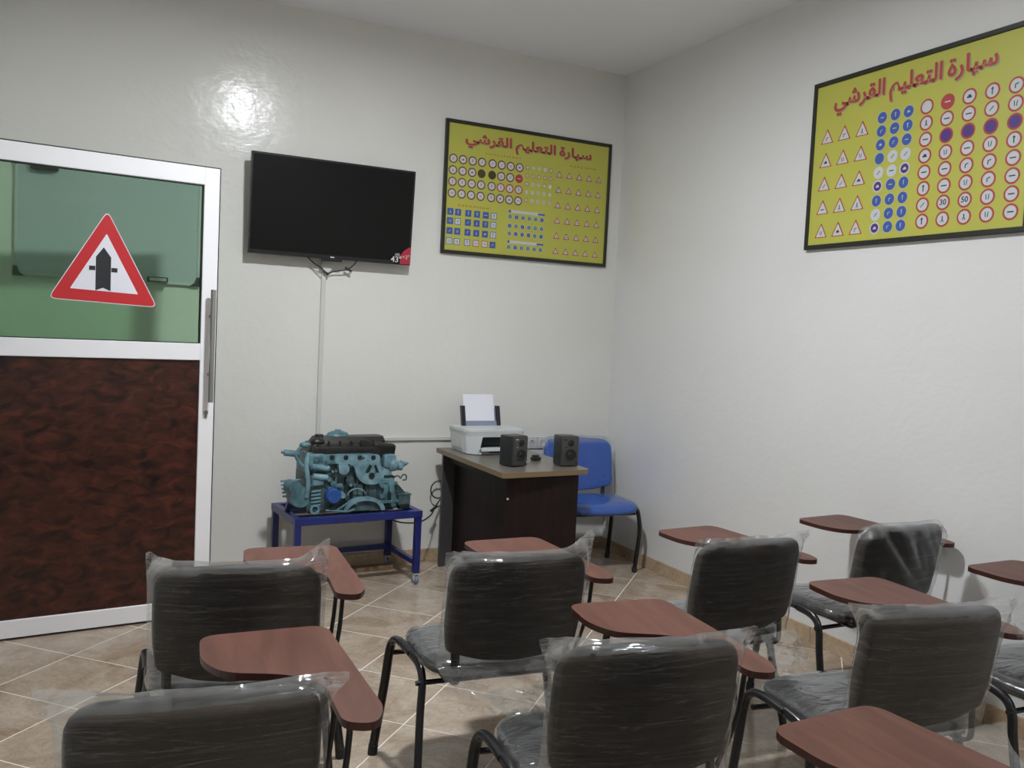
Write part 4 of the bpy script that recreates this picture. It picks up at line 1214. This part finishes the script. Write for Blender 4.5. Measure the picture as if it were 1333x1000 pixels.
# blue oil filter
MB().cyl((-0.125, yF + 0.0, 0.105), (-0.128, yF - 0.055, 0.105), 0.044, 0.044, 24).cyl((-0.128, yF - 0.055, 0.105), (-0.128, yF - 0.066, 0.105), 0.044, 0.036, 24).build('oil_filter', M['filter_blue'], EG, True, 50)
MB().cyl((-0.068, yF - 0.0, 0.10), (-0.068, yF - 0.04, 0.10), 0.022, 0.015, 14).build('oil_pressure_switch', M['teal_l'], EG, True)
# ribbed alternator at the left
al = MB().cyl((-0.30, yF + 0.06, 0.10), (-0.30, yF - 0.01, 0.10), 0.062, 0.058, 24)
al.cyl((-0.345, yF + 0.07, 0.155), (-0.33, yF + 0.0, 0.155), 0.035, n=16)
al.build('alternator', M['teal'], EG, True, 40)
pu = MB()
for k in range(5):
    pu.cyl((-0.385 + 0.004 * k, yF + 0.10, 0.175 - 0.022 * k), (-0.29, yF + 0.05, 0.185 - 0.022 * k), 0.006, n=8)
pu.build('alternator_fins', M['teal_l'], EG, True)
rbm = MB()
for k in range(6):
    rbm.cyl((-0.245, yF - 0.012, 0.025 + k * 0.02), (-0.19, yF - 0.012, 0.03 + k * 0.02), 0.0085, n=10)
rbm.box((-0.218, yF + 0.005, 0.07), (0.05, 0.03, 0.13), bev=0.006)
rbm.build('ribbed_cooler', M['teal'], EG, True)
MB().ring((-0.225, yF - 0.02, 0.03), (0, -1, 0), 0.028, 0.016, 0.012, 18).build('belt_roller', M['teal_l'], EG, True)
# bore windows and flywheel arch
for k, x in enumerate((-0.005, 0.075)):
    MB().box((x + 0.04, yF + 0.006, 0.115), (0.06, 0.012, 0.085), bev=0.003).build('block_window', M['teal_d'], EG)
    MB().box((x, yF + 0.0, 0.115), (0.012, 0.014, 0.075)).build('block_slot', M['hole'], EG)
arc = []
for k in range(13):
    a = PI * k / 12
    arc.append((0.065 + 0.125 * math.cos(a), 0.0 + 0.082 * math.sin(a)))
for k in range(13):
    a = PI * (12 - k) / 12
    arc.append((0.065 + 0.100 * math.cos(a), 0.0 + 0.060 * math.sin(a)))
MB().prism(arc, 0.035, lambda a, b, c: (a, yF - 0.002 - c, b + 0.004)).build('bell_arch', M['teal_l'], EG, True, 30)
disc = [(0.065 + 0.098 * math.cos(PI * k / 14), 0.004 + 0.058 * math.sin(PI * k / 14)) for k in range(15)]
MB().prism(disc, 0.012, lambda a, b, c: (a, yF - 0.004 - c, b)).build('flywheel_plate', M['teal_d'], EG, True, 30)
wr_ = [(0.015 + 0.052 * math.cos(PI * k / 10), yF - 0.03, 0.10 + 0.035 * math.sin(PI * k / 10)) for k in range(11)]
MB().tube(wr_, 0.004, 6).build('wire_loop', M['teal_l'], EG, True)
# right hand brackets
rh = MB().box((0.215, yF + 0.0, 0.285), (0.075, 0.07, 0.08), bev=0.018, seg=3).ball((0.235, yF - 0.02, 0.26), 0.036).box((0.20, yF, 0.225), (0.06, 0.05, 0.05), bev=0.014)
rh.cyl((0.25, yF, 0.26), (0.30, yF - 0.01, 0.25), 0.032, 0.026, 14).cyl((0.29, yF - 0.01, 0.262), (0.335, yF - 0.012, 0.268), 0.024, 0.004, 12)
rh.build('distributor', M['teal_l'], EG, True, 35)
rc = MB().box((0.185, yF - 0.01, 0.115), (0.05, 0.04, 0.14), (0, 0.05, 0), 0.008).box((0.235, yF - 0.015, 0.10), (0.035, 0.04, 0.17), (0, -0.15, 0), 0.008).box((0.21, yF - 0.02, 0.155), (0.11, 0.02, 0.02), bev=0.004).box((0.215, yF - 0.022, 0.05), (0.12, 0.03, 0.018), bev=0.004)
rc.cyl((0.165, yF - 0.02, 0.15), (0.165, yF - 0.045, 0.15), 0.014, n=12).cyl((0.17, yF - 0.02, 0.085), (0.17, yF - 0.04, 0.085), 0.016, n=12)
rc.build('mounting_bracket', M['teal'], EG, True, 35)
MB().box((0.215, yF - 0.033, 0.085), (0.018, 0.012, 0.042), bev=0.002).box((0.165, yF - 0.046, 0.12), (0.014, 0.006, 0.014)).build('bracket_slots', M['hole'], EG)
MB().prism([(0.25, 0.02), (0.265, 0.16), (0.345, 0.075), (0.345, 0.02)], 0.03, lambda a, b, c: (a, yF + 0.03 - c, b)).build('triangular_bracket', M['teal_d'], EG)
MB().box((0.318, yF + 0.01, 0.05), (0.075, 0.06, 0.06), bev=0.006).box((0.318, yF + 0.01, 0.083), (0.085, 0.066, 0.008), bev=0.002).build('sump_box', M['teal_d'], EG)
MB().box((0.315, yF - 0.01, 0.015), (0.06, 0.05, 0.026), bev=0.005).build('black_mount', M['hole'], EG)
hk = MB().tube([(0.25, yF, 0.185), (0.275, yF - 0.01, 0.195), (0.29, yF - 0.01, 0.18), (0.305, yF - 0.01, 0.20), (0.325, yF - 0.01, 0.195), (0.325, yF - 0.01, 0.172), (0.305, yF - 0.01, 0.168)], 0.0045, 6)
hk.build('wire_hook', M['teal_d'], EG, True)
# part hanging below the stand top
MB().box((0.10, -0.05, -0.055), (0.11, 0.10, 0.035), bev=0.008).box((0.065, -0.08, -0.05), (0.05, 0.06, 0.05), bev=0.006).cyl((0.13, -0.11, -0.05), (0.15, -0.11, -0.05), 0.02, n=12).box((0.10, -0.02, -0.015), (0.08, 0.08, 0.05)).build('drain_housing', M['teal'], EG, True, 35)
# bolts
for k in range(26):
    x = er_.uniform(-0.26, 0.24); z = er_.choice([0.24, 0.30, 0.225, 0.05, 0.16, 0.27]) + er_.uniform(-0.01, 0.01)
    r = er_.uniform(0.006, 0.011)
    MB().cyl((x, yF + 0.004, z), (x, yF - er_.uniform(0.012, 0.034), z), r, n=6).build('bolt', M[er_.choice(['teal_l', 'teal', 'teal_d'])], EG)
MB().tube([(-0.16, yF - 0.02, 0.02), (-0.05, yF - 0.05, 0.012), (0.0, yF - 0.045, 0.02)], 0.007, 8).tube([(-0.10, yF - 0.035, 0.02), (-0.02, yF - 0.03, 0.06), (0.02, yF - 0.03, 0.045)], 0.006, 8).build('oil_pipe', M['teal'], EG, True)
